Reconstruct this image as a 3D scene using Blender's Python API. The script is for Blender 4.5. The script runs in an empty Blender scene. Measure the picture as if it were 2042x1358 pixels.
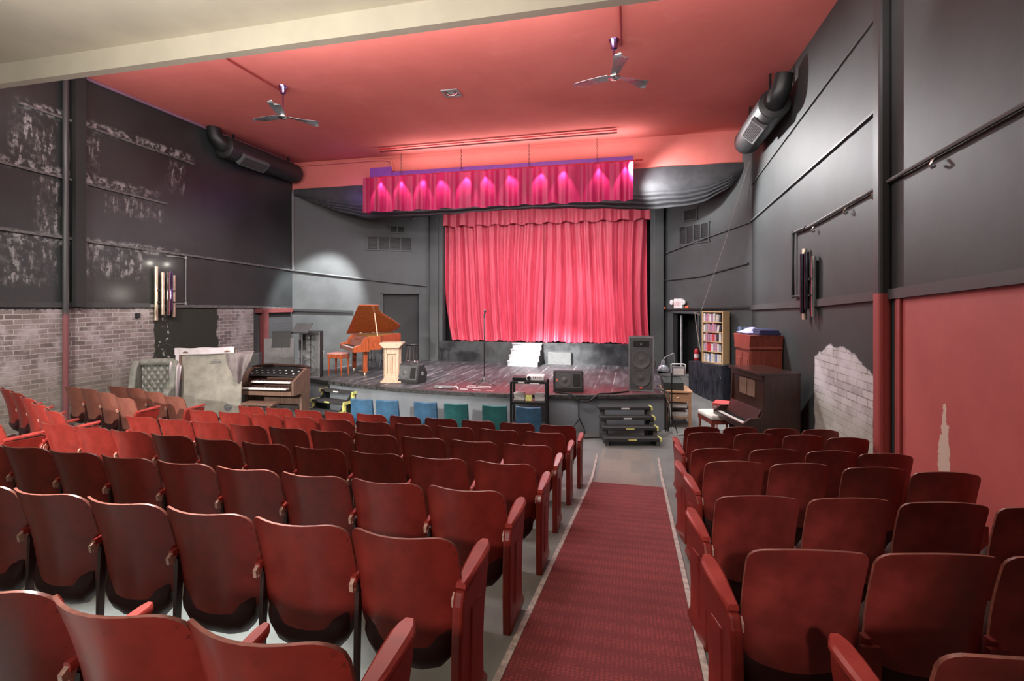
import bpy, math, random
from mathutils import Matrix, Vector
random.seed(7)
C = bpy.context.scene.collection
PI = math.pi
R = math.radians
def lerp(a, b, t): return a + (b - a) * t
def clamp(v, a=0., b=1.): return max(a, min(b, v))
def smooth(t): t = clamp(t); return t * t * (3 - 2 * t)
ORD = ['first', 'second', 'third', 'fourth', 'fifth', 'sixth', 'seventh', 'eighth', 'ninth', 'tenth']

# ------------------------------------------------------------------ mesh builder
class MB:
    def __init__(s): s.v = []; s.f = []; s.m = []
    def add(s, vs, fs, mi=0, mat=None):
        o = len(s.v)
        for p in vs:
            p = Vector(p)
            if mat is not None: p = mat @ p
            s.v.append(tuple(p))
        for f in fs: s.f.append(tuple(i + o for i in f)); s.m.append(mi)
        return s
    def box(s, c, d, mat=None, mi=0):
        x, y, z = c; a, b, e = d[0] / 2, d[1] / 2, d[2] / 2
        vs = [(x + i * a, y + j * b, z + k * e) for k in (-1, 1) for j in (-1, 1) for i in (-1, 1)]
        return s.add(vs, [(0, 2, 3, 1), (4, 5, 7, 6), (0, 1, 5, 4), (2, 6, 7, 3), (0, 4, 6, 2), (1, 3, 7, 5)], mi, mat)
    def bb(s, lo, hi, mat=None, mi=0):
        return s.box([(a + b) / 2 for a, b in zip(lo, hi)], [abs(b - a) for a, b in zip(lo, hi)], mat, mi)
    def prism(s, poly, h0, h1, plane='xy', mat=None, mi=0):
        n = len(poly)
        def P(p, h): return {'xy': (p[0], p[1], h), 'yz': (h, p[0], p[1]), 'xz': (p[0], h, p[1])}[plane]
        vs = [P(p, h0) for p in poly] + [P(p, h1) for p in poly]
        fs = [tuple(range(n - 1, -1, -1)), tuple(range(n, 2 * n))]
        for i in range(n):
            j = (i + 1) % n; fs.append((i, j, n + j, n + i))
        return s.add(vs, fs, mi, mat)
    def tube(s, pts, r, n=10, mat=None, mi=0, caps=True):
        pts = [Vector(p) for p in pts]; rs = r if isinstance(r, (list, tuple)) else [r] * len(pts)
        vs = []; fs = []; up = None
        for i, p in enumerate(pts):
            if i == 0: d = pts[1] - p
            elif i == len(pts) - 1: d = p - pts[-2]
            else: d = (pts[i + 1] - p).normalized() + (p - pts[i - 1]).normalized()
            d.normalize()
            if up is None: up = Vector((0, 0, 1)) if abs(d.z) < .9 else Vector((0, 1, 0))
            a = d.cross(up)
            if a.length < 1e-4: a = d.cross(Vector((1, 0, 0)))
            a.normalize(); b = a.cross(d).normalized(); up = b
            for k in range(n):
                t = 2 * PI * k / n
                vs.append(p + (a * math.cos(t) + b * math.sin(t)) * rs[i])
        for i in range(len(pts) - 1):
            for k in range(n):
                k2 = (k + 1) % n
                fs.append((i * n + k, i * n + k2, (i + 1) * n + k2, (i + 1) * n + k))
        if caps:
            fs.append(tuple(range(n - 1, -1, -1))); fs.append(tuple(range((len(pts) - 1) * n, len(pts) * n)))
        return s.add(vs, fs, mi, mat)
    def lathe(s, prof, c=(0, 0, 0), n=20, mat=None, mi=0, axis='z'):
        vs = []; fs = []
        for r, z in prof:
            for k in range(n):
                t = 2 * PI * k / n; a, b = r * math.cos(t), r * math.sin(t)
                p = {'z': (a, b, z), 'y': (a, z, b), 'x': (z, a, b)}[axis]
                vs.append((c[0] + p[0], c[1] + p[1], c[2] + p[2]))
        for i in range(len(prof) - 1):
            for k in range(n):
                k2 = (k + 1) % n
                fs.append((i * n + k, i * n + k2, (i + 1) * n + k2, (i + 1) * n + k))
        fs.append(tuple(range(n - 1, -1, -1))); m = (len(prof) - 1) * n; fs.append(tuple(range(m, m + n)))
        return s.add(vs, fs, mi, mat)
    def grid(s, fn, nu, nv, th=0., nrm=(0, 1, 0), mi=0, rim=None):
        """fn(u,v) -> point; optional thickness th along nrm"""
        N = Vector(nrm); vs = []; fs = []
        for j in range(nv + 1):
            for i in range(nu + 1): vs.append(Vector(fn(i / nu, j / nv)))
        w = nu + 1; n = len(vs)
        for j in range(nv):
            for i in range(nu): fs.append((j * w + i, j * w + i + 1, (j + 1) * w + i + 1, (j + 1) * w + i))
        s.add(vs, fs, mi)
        if th:
            s.add([p + N * th for p in vs], [tuple(reversed(f)) for f in fs], mi)
            o = len(s.v) - 2 * n
            edge = [i for i in range(w)] + [j * w + nu for j in range(1, nv + 1)] + [nv * w + i for i in range(nu - 1, -1, -1)] + [j * w for j in range(nv - 1, 0, -1)]
            for k in range(len(edge)):
                a, b = edge[k], edge[(k + 1) % len(edge)]
                s.f.append((o + b, o + a, o + n + a, o + n + b)); s.m.append(mi if rim is None else rim)
        return s
    def mesh(s, name, mats, smooth_=False, angle=40):
        me = bpy.data.meshes.new(name); me.from_pydata(s.v, [], s.f)
        for m in (mats if isinstance(mats, (list, tuple)) else [mats]): me.materials.append(m)
        for p, mi in zip(me.polygons, s.m): p.material_index = mi
        me.validate(); me.update()
        import bmesh
        b = bmesh.new(); b.from_mesh(me); bmesh.ops.recalc_face_normals(b, faces=b.faces[:]); b.to_mesh(me); b.free()
        if smooth_:
            for p in me.polygons: p.use_smooth = True
            try: me.set_sharp_from_angle(angle=R(angle))
            except Exception: pass
        return me
def link(name, me, parent=None, bevel=0, seg=2, loc=None, rotz=0):
    o = bpy.data.objects.new(name, me); C.objects.link(o)
    if parent is not None: o.parent = parent
    if loc is not None: o.location = loc
    if rotz: o.rotation_euler[2] = rotz
    if bevel:
        b = o.modifiers.new('bevel', 'BEVEL'); b.width = bevel; b.segments = seg; b.limit_method = 'ANGLE'; b.angle_limit = R(35)
    return o
def obj(name, mb, mats, parent=None, bevel=0, smooth_=False, seg=2, loc=None, rotz=0, angle=40):
    return link(name, mb.mesh(name, mats, smooth_, angle), parent, bevel, seg, loc, rotz)
def tag(o, label, cat, group=None):
    o['label'] = label; o['category'] = cat
    if group: o['group'] = group
    return o
def thing(name, label, cat, loc=(0, 0, 0), rotz=0, group=None):
    o = bpy.data.objects.new(name, None); C.objects.link(o); o.empty_display_size = .1
    o.location = loc; o.rotation_euler[2] = rotz
    return tag(o, label, cat, group)
def struct(name, mb, mats, bevel=0, smooth_=False):
    o = obj(name, mb, mats, None, bevel, smooth_); o['kind'] = 'structure'; return o

# ------------------------------------------------------------------ node materials
class NT:
    def __init__(s, name):
        s.mat = bpy.data.materials.new(name); s.mat.use_nodes = True
        s.t = s.mat.node_tree; s.n = s.t.nodes; s.n.clear()
        s.out = s.n.new('ShaderNodeOutputMaterial'); s.b = s.n.new('ShaderNodeBsdfPrincipled')
        s.l(s.b.outputs[0], s.out.inputs[0]); s.co = s.n.new('ShaderNodeTexCoord').outputs['Object']
    def l(s, a, b): s.t.links.new(a, b)
    def put(s, sock, v):
        if hasattr(v, 'node'): s.l(v, sock)
        elif isinstance(v, (tuple, list)) and len(v) == 3 and sock.type == 'RGBA': sock.default_value = (*v, 1)
        else: sock.default_value = v
    def m(s, op, a, b=0., c=None):
        n = s.n.new('ShaderNodeMath'); n.operation = op; s.put(n.inputs[0], a); s.put(n.inputs[1], b)
        if c is not None: s.put(n.inputs[2], c)
        return n.outputs[0]
    def mix(s, f, a, b, mode='MIX'):
        n = s.n.new('ShaderNodeMix'); n.data_type = 'RGBA'; n.blend_type = mode
        s.put(n.inputs[0], f); s.put(n.inputs[6], a); s.put(n.inputs[7], b); return n.outputs[2]
    def noise(s, scale, detail=4, rough=.55, vec=None, dist=0.):
        n = s.n.new('ShaderNodeTexNoise'); n.inputs['Scale'].default_value = scale; n.inputs['Detail'].default_value = detail
        n.inputs['Roughness'].default_value = rough; n.inputs['Distortion'].default_value = dist
        s.l(vec if vec is not None else s.co, n.inputs['Vector']); return n.outputs['Fac']
    def scalev(s, v, off=(0, 0, 0)):
        n = s.n.new('ShaderNodeMapping'); n.inputs['Scale'].default_value = v; n.inputs['Location'].default_value = off
        s.l(s.co, n.inputs['Vector']); return n.outputs[0]
    def xyz(s):
        n = s.n.new('ShaderNodeSeparateXYZ'); s.l(s.co, n.inputs[0]); return n.outputs
    def comb(s, x, y, z=0.):
        n = s.n.new('ShaderNodeCombineXYZ')
        for k, v in enumerate((x, y, z)): s.put(n.inputs[k], v)
        return n.outputs[0]
    def ramp(s, v, a, b, lo=0., hi=1.):
        n = s.n.new('ShaderNodeMapRange'); n.interpolation_type = 'SMOOTHSTEP'
        s.put(n.inputs[0], v); s.put(n.inputs[1], a); s.put(n.inputs[2], b); s.put(n.inputs[3], lo); s.put(n.inputs[4], hi)
        return n.outputs[0]
    def window(s, v, a, b, e=.05):
        return s.m('MULTIPLY', s.ramp(v, a - e, a + e), s.ramp(v, b - e, b + e, 1., 0.))
    def brick(s, vec, c1, c2, mortar, w=.22, h=.078, ms=.011):
        n = s.n.new('ShaderNodeTexBrick'); s.l(vec, n.inputs['Vector']); n.inputs['Scale'].default_value = 1
        s.put(n.inputs['Color1'], c1); s.put(n.inputs['Color2'], c2); s.put(n.inputs['Mortar'], mortar)
        n.inputs['Mortar Size'].default_value = ms; n.inputs['Brick Width'].default_value = w; n.inputs['Row Height'].default_value = h
        n.inputs['Mortar Smooth'].default_value = .25; return n.outputs['Color'], n.outputs['Fac']
    def bump(s, h, strength=.3, dist=.01):
        n = s.n.new('ShaderNodeBump'); n.inputs['Strength'].default_value = strength; n.inputs['Distance'].default_value = dist
        s.put(n.inputs['Height'], h); s.l(n.outputs[0], s.b.inputs['Normal'])
    def set(s, **k):
        for a, v in k.items(): s.put(s.b.inputs[a.replace('_', ' ')], v)
        return s.mat
def mat(name, col, rough=.6, metal=0., var=.12, scale=6., bump=0., coat=0., emit=None, es=1., spec=.5, stretch=None):
    t = NT(name); vec = t.scalev(stretch) if stretch else None
    f = t.noise(scale, 5, .6, vec)
    dark = tuple(c * (1 - var) for c in col); light = tuple(min(1, c * (1 + var)) for c in col)
    t.set(Base_Color=t.mix(t.ramp(f, .3, .7), dark, light), Roughness=t.ramp(f, .25, .75, max(0, rough - .06), min(1, rough + .06)), Metallic=metal, Coat_Weight=coat)
    t.b.inputs['Specular IOR Level'].default_value = spec; t.b.inputs['Coat Roughness'].default_value = .15
    if bump: t.bump(t.noise(scale * 8, 3, .6, vec), bump, .004)
    if emit: t.set(Emission_Color=emit, Emission_Strength=es)
    return t.mat

# ---- named materials
def wood(name, a, b, rough=.35, coat=.3, stretch=(18, 18, 1.5), scale=2.):
    t = NT(name); v = t.scalev(stretch); f = t.noise(scale, 6, .65, v, .6)
    t.set(Base_Color=t.mix(t.ramp(f, .3, .7), a, b), Roughness=rough, Coat_Weight=coat); t.b.inputs['Coat Roughness'].default_value = .12
    t.bump(f, .08, .003); return t.mat
def seat_paint(name, col, dark, scuff):
    t = NT(name); f = t.noise(3.2, 5, .62); g = t.noise(38, 3, .6); w = t.noise(11, 6, .7)
    c = t.mix(t.ramp(f, .32, .7), dark, col); c = t.mix(t.ramp(w, .66, .74), c, scuff)
    c = t.mix(t.m('MULTIPLY', t.ramp(g, .6, .75), .35), c, dark)
    t.set(Base_Color=c, Roughness=t.ramp(f, .3, .7, .32, .46), Coat_Weight=.14); t.b.inputs['Coat Roughness'].default_value = .18; t.b.inputs['Specular IOR Level'].default_value = .28
    t.bump(g, .05, .002); return t.mat
M = {}
M['seat'] = seat_paint('red seat lacquer', (.29, .03, .022), (.16, .015, .011), (.11, .013, .01))
M['seat_old'] = seat_paint('worn red seat lacquer', (.28, .036, .03), (.13, .016, .013), (.08, .016, .013))
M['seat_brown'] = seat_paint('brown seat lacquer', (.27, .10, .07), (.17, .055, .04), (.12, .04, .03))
M['seat_edge'] = mat('worn ply edge', (.20, .06, .042), .4, var=.3, scale=30)
M['seat_pan'] = mat('maroon seat pan', (.03, .004, .004), .5, spec=.25)
M['iron'] = mat('dark red iron', (.045, .014, .012), .5, var=.2)
M['arm'] = seat_paint('red arm paint', (.40, .05, .04), (.28, .03, .025), (.36, .10, .075))
M['bracket'] = mat('worn pale bracket', (.5, .30, .24), .4, var=.3, scale=40)
M['black'] = mat('black satin', (.012, .012, .013), .45)
M['matte_black'] = mat('matte black paint', (.018, .018, .019), .75)
M['grille'] = mat('dark speaker grille', (.07, .073, .077), .6, bump=.3, scale=60)
M['cone'] = mat('speaker cone', (.085, .087, .09), .5)
M['chrome'] = mat('polished chrome', (.75, .74, .72), .12, 1., var=.04)
M['brass'] = mat('polished brass tube', (.85, .76, .58), .34, 1., var=.08)
M['gunmetal'] = mat('dark polished tube', (.10, .10, .13), .18, 1., var=.1)
M['grey_metal'] = mat('grey painted metal', (.20, .20, .21), .45)
M['white'] = mat('white plastic', (.78, .78, .78), .4, var=.04)
M['paper'] = mat('white paper', (.75, .73, .72), .7, var=.06)
M['yellow'] = mat('yellow tape', (.72, .70, .22), .6, var=.15, scale=20)
M['pine'] = wood('pine', (.52, .34, .16), (.66, .46, .25), .45, .1)
M['oak'] = wood('pale oak', (.42, .29, .20), (.55, .39, .28), .4, .15)
M['piano_red'] = wood('red mahogany', (.22, .042, .016), (.36, .085, .03), .22, .6)
M['mahogany'] = wood('dark mahogany', (.022, .009, .007), (.05, .018, .013), .3, .35)
M['cab_red'] = wood('red-brown cabinet wood', (.15, .032, .02), (.25, .055, .035), .35, .3)
M['organ_wood'] = wood('walnut', (.12, .07, .05), (.20, .12, .085), .45, .1)
M['desk'] = wood('desk wood', (.42, .22, .12), (.56, .33, .20), .45, .1, (1.5, 18, 18))
M['ivory'] = mat('ivory keys', (.72, .68, .66), .35, var=.05)
M['blue_cloth'] = mat('blue upholstery', (.045, .14, .26), .6, var=.25, scale=5, bump=.15)
M['teal_cloth'] = mat('teal upholstery', (.025, .18, .19), .6, var=.25, scale=5, bump=.15)
M['tan_frame'] = mat('dark iron frame', (.06, .03, .025), .5)
M['tread'] = mat('dark stair carpet', (.035, .036, .037), .85, bump=.4, scale=30)
M['stair_grey'] = mat('worn grey stair timber', (.12, .12, .125), .7, var=.4, scale=14)
M['stair_white'] = mat('chalk grey painted step', (.42, .42, .43), .6, var=.15, scale=8)
M['red_cloth'] = mat('red vinyl', (.52, .06, .06), .45)
M['pink_cloth'] = mat('dusty pink pad', (.42, .2, .18), .6)
M['cream_cloth'] = mat('cream cushion', (.66, .63, .58), .7)
M['cloth_grey'] = mat('mauve-grey cloth', (.20, .17, .17), .85, var=.2, bump=.3)
M['rag_white'] = mat('torn pale fabric', (.62, .57, .60), .8, var=.1, bump=.2)
M['armchair'] = mat('grey-green leather', (.20, .205, .18), .45, var=.25, scale=9, coat=.1)
M['board'] = mat('beige board', (.27, .255, .215), .8, var=.22, scale=4, bump=.2)
M['navy'] = mat('navy fabric', (.02, .02, .07), .8)
M['lilac'] = mat('lilac plastic', (.35, .33, .6), .5)
M['drape'] = mat('black cotton drape', (.045, .045, .05), .65, var=.2, bump=.15)
M['rope'] = mat('grey rope', (.30, .29, .27), .8)
M['purple_box'] = mat('purple painted box', (.20, .04, .32), .6)
M['ext_red'] = mat('extinguisher red', (.45, .02, .03), .3, coat=.4)
M['denim'] = mat('faded blue cloth', (.16, .22, .33), .9, var=.25, bump=.3)
M['badge'] = mat('orange badge', (.75, .16, .07), .4)
M['exit_red'] = mat('pale red lettering', (.75, .30, .32), .5)
M['bulb'] = mat('stage bulb', (1, .9, .85), .4, emit=(1, .62, .62), es=30)
M['blade'] = mat('brushed fan blade', (.30, .31, .32), .3, .6, var=.08)
M['violet_chrome'] = mat('violet chrome', (.30, .22, .50), .15, 1., var=.15)

def curtain_mat(name, a, b, trans, rough=.75):
    t = NT(name); v = t.scalev((9, 9, .8)); f = t.noise(2., 5, .6, v)
    t.set(Base_Color=t.mix(t.ramp(f, .3, .7), a, b), Roughness=.5, Sheen_Weight=.12); t.put(t.b.inputs['Sheen Tint'], (1., .55, .62))
    t.bump(t.noise(220, 2), .12, .002)
    if trans:
        tr = t.n.new('ShaderNodeBsdfTranslucent'); tr.inputs[0].default_value = (*[min(1, c * 1.5) for c in b], 1)
        mx = t.n.new('ShaderNodeMixShader'); mx.inputs[0].default_value = trans
        t.l(t.b.outputs[0], mx.inputs[1]); t.l(tr.outputs[0], mx.inputs[2]); t.l(mx.outputs[0], t.out.inputs[0])
    return t.mat
M['curtain'] = curtain_mat('crimson velvet', (.44, .03, .062), (.60, .055, .10), 0)
M['valance'] = curtain_mat('magenta valance cloth', (.34, .011, .075), (.46, .02, .11), .35)

# ------------------------------------------------------------------ floor height
XL, XR, CEIL = -9.87, 2.79, 6.76
def fz(x, y):
    z = .141 * (7.5 - y) if y < 7.5 else 0.
    z += .2 * smooth((-6.35 - x) / 2.6) * clamp((11.2 - y) / 2.2)
    return z

# ------------------------------------------------------------------ room shell
def m_floor():
    t = NT('grey concrete'); a = t.noise(.8, 6, .65); b = t.noise(9, 5, .6)
    c = t.mix(t.ramp(a, .3, .7), (.12, .125, .12), (.22, .225, .215)); c = t.mix(t.m('MULTIPLY', t.ramp(b, .62, .72), .5), c, (.33, .33, .31)); X = t.xyz(); pt, _ = t.brick(t.comb(X[0], X[1]), (.30, .25, .20), (.20, .185, .165), (.24, .21, .18), .29, .6, .006); c = t.mix(t.m('MULTIPLY', t.m('MULTIPLY', t.window(X[0], -.48, .36, .02), t.window(X[1], 7.0, 9.0, .03)), .75), c, pt)
    t.set(Base_Color=c, Roughness=t.ramp(a, .3, .7, .35, .6)); t.bump(b, .15, .004); return t.mat
def m_ceiling():
    t = NT('red ceiling paint'); a = t.noise(.5, 5, .6); b = t.noise(3, 4, .6)
    c = t.mix(t.ramp(a, .3, .72), (.56, .15, .13), (.66, .19, .17)); c = t.mix(t.m('MULTIPLY', t.ramp(b, .55, .75), .2), c, (.68, .24, .22))
    t.b.inputs['Specular IOR Level'].default_value = .04; t.set(Base_Color=c, Roughness=.9); t.bump(a, .1, .02); return t.mat
def m_black_wall(name, base=.038):
    t = NT(name); a = t.noise(1.1, 6, .62); b = t.noise(24, 3, .6)
    t.set(Base_Color=t.mix(t.ramp(a, .3, .7), (base * .77, base * .84, base * .86), (base * 1.2, base * 1.3, base * 1.33)), Roughness=t.ramp(a, .3, .7, .5, .66)); t.bump(b, .08, .004); return t.mat
def m_wall_left():
    t = NT('left wall black paint over brick'); X = t.xyz(); y, z = X[1], X[2]
    wob = t.m('MULTIPLY', t.m('SUBTRACT', t.noise(3.5, 3, .6), .5), .035); vec = t.comb(t.m('ADD', y, t.m('MULTIPLY', wob, 2.2)), t.m('ADD', z, wob)); nb = t.noise(2.2, 6, .65); nf = t.noise(16, 4, .6); big = t.noise(.7, 4, .6)
    bc, bf = t.brick(vec, (.12, .095, .092), (.25, .205, .20), (.38, .35, .34), .25, .085, .009)
    bc = t.mix(t.m('MULTIPLY', t.ramp(nb, .46, .66), .85), bc, (.40, .36, .37)); bc = t.mix(t.ramp(t.noise(1.3, 4, .6, t.scalev((1, 1, 1), (5, 2, 3))), .5, .7, 0., .55), bc, (.13, .115, .10))
    bc = t.mix(t.ramp(big, .5, .75), bc, (.33, .31, .27), 'MULTIPLY') if False else bc
    low = t.ramp(z, .9, 1.7, .55, 0.)                       # yellowish soot band on the lower courses
    bc = t.mix(low, bc, (.21, .195, .155))
    black = t.mix(t.ramp(big, .3, .7), (.017, .0195, .020), (.030, .034, .035))
    # specular highlights on the black paint, put in as pale streaks and haze
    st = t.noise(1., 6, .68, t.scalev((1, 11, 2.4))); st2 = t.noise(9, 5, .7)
    glint = t.m('MULTIPLY', t.ramp(st, .5, .62), t.ramp(st2, .42, .56))
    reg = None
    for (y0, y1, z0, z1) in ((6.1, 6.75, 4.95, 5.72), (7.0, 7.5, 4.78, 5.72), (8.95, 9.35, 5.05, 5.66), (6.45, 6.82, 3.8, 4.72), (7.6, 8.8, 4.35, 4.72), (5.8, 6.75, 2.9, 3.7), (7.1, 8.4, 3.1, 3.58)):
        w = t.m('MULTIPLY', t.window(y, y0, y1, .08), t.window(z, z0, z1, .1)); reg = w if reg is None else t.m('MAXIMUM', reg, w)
    black = t.mix(t.m('MULTIPLY', glint, reg), black, (.32, .32, .32))
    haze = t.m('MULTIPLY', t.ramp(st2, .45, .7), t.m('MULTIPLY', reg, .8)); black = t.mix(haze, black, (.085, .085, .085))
    for (zr, y0, y1) in ((4.82, 5.6, 8.6), (5.84, 6.3, 9.5), (3.63, 5.6, 9.2)):   # light catching along the battens, painted in as pale colour
        w = t.m('MULTIPLY', t.window(y, y0, y1, .25), t.window(z, zr - .02, zr + .14, .05))
        black = t.mix(t.m('MULTIPLY', w, t.ramp(st2, .45, .62, 0., .7)), black, (.36, .36, .36))
    yy = t.m('ADD', y, t.m('MULTIPLY', t.m('SUBTRACT', nb, .5), .35)); zz = t.m('ADD', z, t.m('MULTIPLY', t.m('SUBTRACT', nf, .5), .12))
    patch = t.window(yy, 8.62, 10.3, .02)
    plaster = t.mix(t.ramp(nf, .62, .75, 0., .6), (.022, .023, .016), (.12, .12, .09))
    flak = t.m('MULTIPLY', t.window(yy, 8.62, 9.05, .06), t.ramp(st2, .58, .64)); plaster = t.mix(flak, plaster, (.42, .42, .38))
    lower = t.mix(patch, bc, plaster); lower = t.mix(t.ramp(y, 11.5, 11.53), lower, (.03, .03, .032)); isb = t.ramp(zz, 2.44, 2.47, 1., 0.)
    t.set(Base_Color=t.mix(isb, black, lower), Roughness=t.mix(isb, (.42,) * 3, (.8,) * 3))
    h = t.m('MULTIPLY', t.m('SUBTRACT', 1., bf), t.m('MULTIPLY', isb, t.m('SUBTRACT', 1., patch)))
    t.bump(t.m('ADD', h, t.m('MULTIPLY', nf, .35)), .55, .012); return t.mat
def m_wall_right():
    t = NT('right wall black and red paint'); X = t.xyz(); y, z = X[1], X[2]
    nb = t.noise(2.6, 6, .65); nf = t.noise(18, 4, .6); big = t.noise(.8, 5, .6); st = t.noise(1., 5, .6, t.scalev((1, 9, 1.2)))
    black = t.mix(t.ramp(big, .3, .7), (.022, .025, .0255), (.036, .041, .042))
    red = t.mix(t.ramp(big, .3, .7), (.42, .085, .08), (.52, .115, .105))
    yy = t.m('ADD', y, t.m('MULTIPLY', t.m('SUBTRACT', nb, .5), .3)); zz = t.m('ADD', z, t.m('MULTIPLY', t.m('SUBTRACT', nb, .5), .35))
    isred = t.m('MULTIPLY', t.ramp(y, 6.25, 6.27, 1., 0.), t.ramp(t.m('ADD', z, t.m('MULTIPLY', y, .052)), 3.02, 3.03, 1., 0.))
    col = t.mix(isred, black, red)
    # peeled strip of red paint
    edge = t.m('ADD', t.m('MULTIPLY', t.m('SUBTRACT', nf, .5), .12), t.m('MULTIPLY', t.m('SUBTRACT', st, .5), .1))
    ctr = t.m('ADD', 5.37, t.m('MULTIPLY', t.m('SUBTRACT', 1.78, z), .02)); half = t.m('MULTIPLY', t.m('SUBTRACT', 1.83, z), .13)
    half = t.m('MINIMUM', half, .085)
    pe = t.ramp(t.m('SUBTRACT', t.m('ADD', half, edge), t.m('ABSOLUTE', t.m('SUBTRACT', y, ctr))), -.004, .006)
    pe = t.m('MULTIPLY', pe, t.window(z, 1.0, 1.8, .02)); col = t.mix(pe, col, (.60, .46, .38))
    # bared, whitewashed brick
    top = t.m('SUBTRACT', 1.98, t.m('MULTIPLY', t.m('POWER', t.m('ABSOLUTE', t.m('SUBTRACT', y, 7.75)), 2.), .28))
    a = t.m('MULTIPLY', t.ramp(t.m('SUBTRACT', t.m('ADD', top, t.m('MULTIPLY', t.m('SUBTRACT', nb, .5), .28)), z), -.01, .03), t.window(yy, 6.74, 8.72, .03))
    bc, bf = t.brick(t.comb(y, z), (.34, .31, .30), (.50, .47, .46), (.19, .17, .16), .3, .1, .008)
    bc = t.mix(t.m('MULTIPLY', t.ramp(nb, .4, .65), .8), bc, (.58, .54, .56)); bc = t.mix(t.ramp(z, .95, 1.35, .6, 0.), bc, (.30, .29, .23))
    col = t.mix(a, col, bc)
    t.set(Base_Color=col, Roughness=t.mix(a, (.55,) * 3, (.85,) * 3)); t.bump(t.m('ADD', t.m('MULTIPLY', t.m('SUBTRACT', 1., bf), a), t.m('MULTIPLY', nf, .2)), .4, .01); return t.mat
def m_carpet():
    t = NT('red dotted carpet'); X = t.xyz()
    v = t.n.new('ShaderNodeTexVoronoi'); v.inputs['Scale'].default_value = 42; v.inputs['Randomness'].default_value = .25; t.l(t.co, v.inputs['Vector'])
    a = t.noise(1.6, 5, .6); c = t.mix(t.ramp(a, .3, .7), (.21, .034, .036), (.29, .05, .052)); c = t.mix(t.ramp(v.outputs[0], .25, .5, .0, .55), c, (.085, .012, .016))
    t.set(Base_Color=c, Roughness=.95); t.bump(t.m('SUBTRACT', 1., v.outputs[0]), .6, .006); return t.mat
def m_stage():
    t = NT('black stage boards'); X = t.xyz()
    bc, bf = t.brick(t.comb(X[1], X[0]), (.035, .034, .038), (.06, .058, .064), (.008, .014, .014), 3.2, .14, .004)
    a = t.noise(1.5, 6, .7, t.scalev((5, .8, 1))); s = t.noise(7, 5, .7, t.scalev((1.2, 5, 1)))
    c = t.mix(t.m('MULTIPLY', t.ramp(a, .45, .65), .6), bc, (.15, .14, .15)); c = t.mix(t.m('MULTIPLY', t.ramp(s, .62, .7), .65), c, (.42, .41, .42))
    fr = t.m('ABSOLUTE', t.m('SUBTRACT', t.m('FRACT', t.m('MULTIPLY', X[0], 2.6)), .5)); ln = t.m('MULTIPLY', t.ramp(fr, .482, .49), t.ramp(a, .42, .55)); c = t.mix(t.m('MULTIPLY', ln, .8), c, (.5, .5, .5))
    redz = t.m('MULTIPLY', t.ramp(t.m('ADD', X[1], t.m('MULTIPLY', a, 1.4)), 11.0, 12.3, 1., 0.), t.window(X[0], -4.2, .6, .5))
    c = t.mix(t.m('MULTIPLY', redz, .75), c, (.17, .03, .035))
    t.set(Base_Color=c, Roughness=t.ramp(a, .3, .7, .4, .62)); t.b.inputs['Specular IOR Level'].default_value = .3; t.bump(t.m('SUBTRACT', 1., bf), .15, .004); return t.mat

mb = MB(); nx, ny = 44, 64
def ffl(u, v):
    x = lerp(XL - .1, XR + .1, u); y = lerp(-4, 15.9, v); return (x, y, fz(x, y))
mb.grid(ffl, nx, ny); struct('floor', mb, m_floor(), smooth_=True)
black_wall = m_black_wall('black wall paint'); splay_wall = m_black_wall('charcoal wall paint', .064)
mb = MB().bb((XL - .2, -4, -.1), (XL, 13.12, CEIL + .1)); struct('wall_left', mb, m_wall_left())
mb = MB().bb((XR, -4, -.1), (XR + .2, 12.92, CEIL + .1)); struct('wall_right', mb, m_wall_right())
ceil_m = m_ceiling()
mb = MB().bb((XL, 5.1, CEIL), (XR, 13.3, CEIL + .12)); struct('ceiling', mb, ceil_m)
mb = MB().bb((XL, 13.1, 5.95), (XR, 13.3, CEIL)); struct('wall_fascia', mb, ceil_m)
cream = mat('cream soffit paint', (.76, .71, .60), .7, var=.06, scale=1.2, bump=.06)
mb = MB().bb((XL, -4, 5.83), (XR, 5.05, 5.95)); mb.bb((XL, 5.05, 5.56), (XR, 5.17, CEIL)); struct('ceiling_balcony', mb, cream)
mb = MB().bb((XL - .2, 13.3, 6.35), (XR + .2, 16.2, 6.45)); struct('ceiling_stage', mb, M['matte_black'])
# back wall of the stage house and the splayed side walls
mb = MB().bb((-7.5, 15.75, 0), (2.2, 15.9, 6.4)); struct('wall_back', mb, M['matte_black'])
def splay(name, P, Q, holes, m, th=.14):
    P, Q = Vector((*P, 0)), Vector((*Q, 0)); L = (Q - P).length; e = (Q - P) / L; n = Vector((-e.y, e.x, 0))
    mt = Matrix(((e.x, n.x, 0, P.x), (e.y, n.y, 0, P.y), (0, 0, 1, 0), (0, 0, 0, 1)))
    mb = MB(); s0 = 0.
    for (a, b, z0, z1) in holes:
        mb.bb((s0, 0, -.05), (a, th, 6.4), mt); mb.bb((a, 0, z1), (b, th, 6.4), mt)
        if z0 > 0: mb.bb((a, 0, -.05), (b, th, z0), mt)
        s0 = b
    mb.bb((s0, 0, -.05), (L, th, 6.4), mt)
    struct(name, mb, m); return mt
WL = splay('wall_stage_left', (-9.87, 13.1), (-6.2, 15.25), [(2.62, 3.76, .73, 2.86)], splay_wall)
mr = splay('wall_stage_right', (.88, 15.25), (2.79, 12.9), [(.47, 1.40, .55, 2.29)], splay_wall)
WR = mr
# pilasters framing the curtain
mb = MB().bb((-6.25, 15.0, .7), (-5.98, 15.4, 6.4)).bb((-6.0, 15.08, .7), (-5.86, 15.4, 6.4)); struct('trim_1', mb, splay_wall, .01)
mb = MB().bb((.56, 15.06, .7), (.68, 15.4, 6.4)).bb((.66, 15.0, .7), (.92, 15.4, 6.4)); struct('trim_2', mb, splay_wall, .01)
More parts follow.
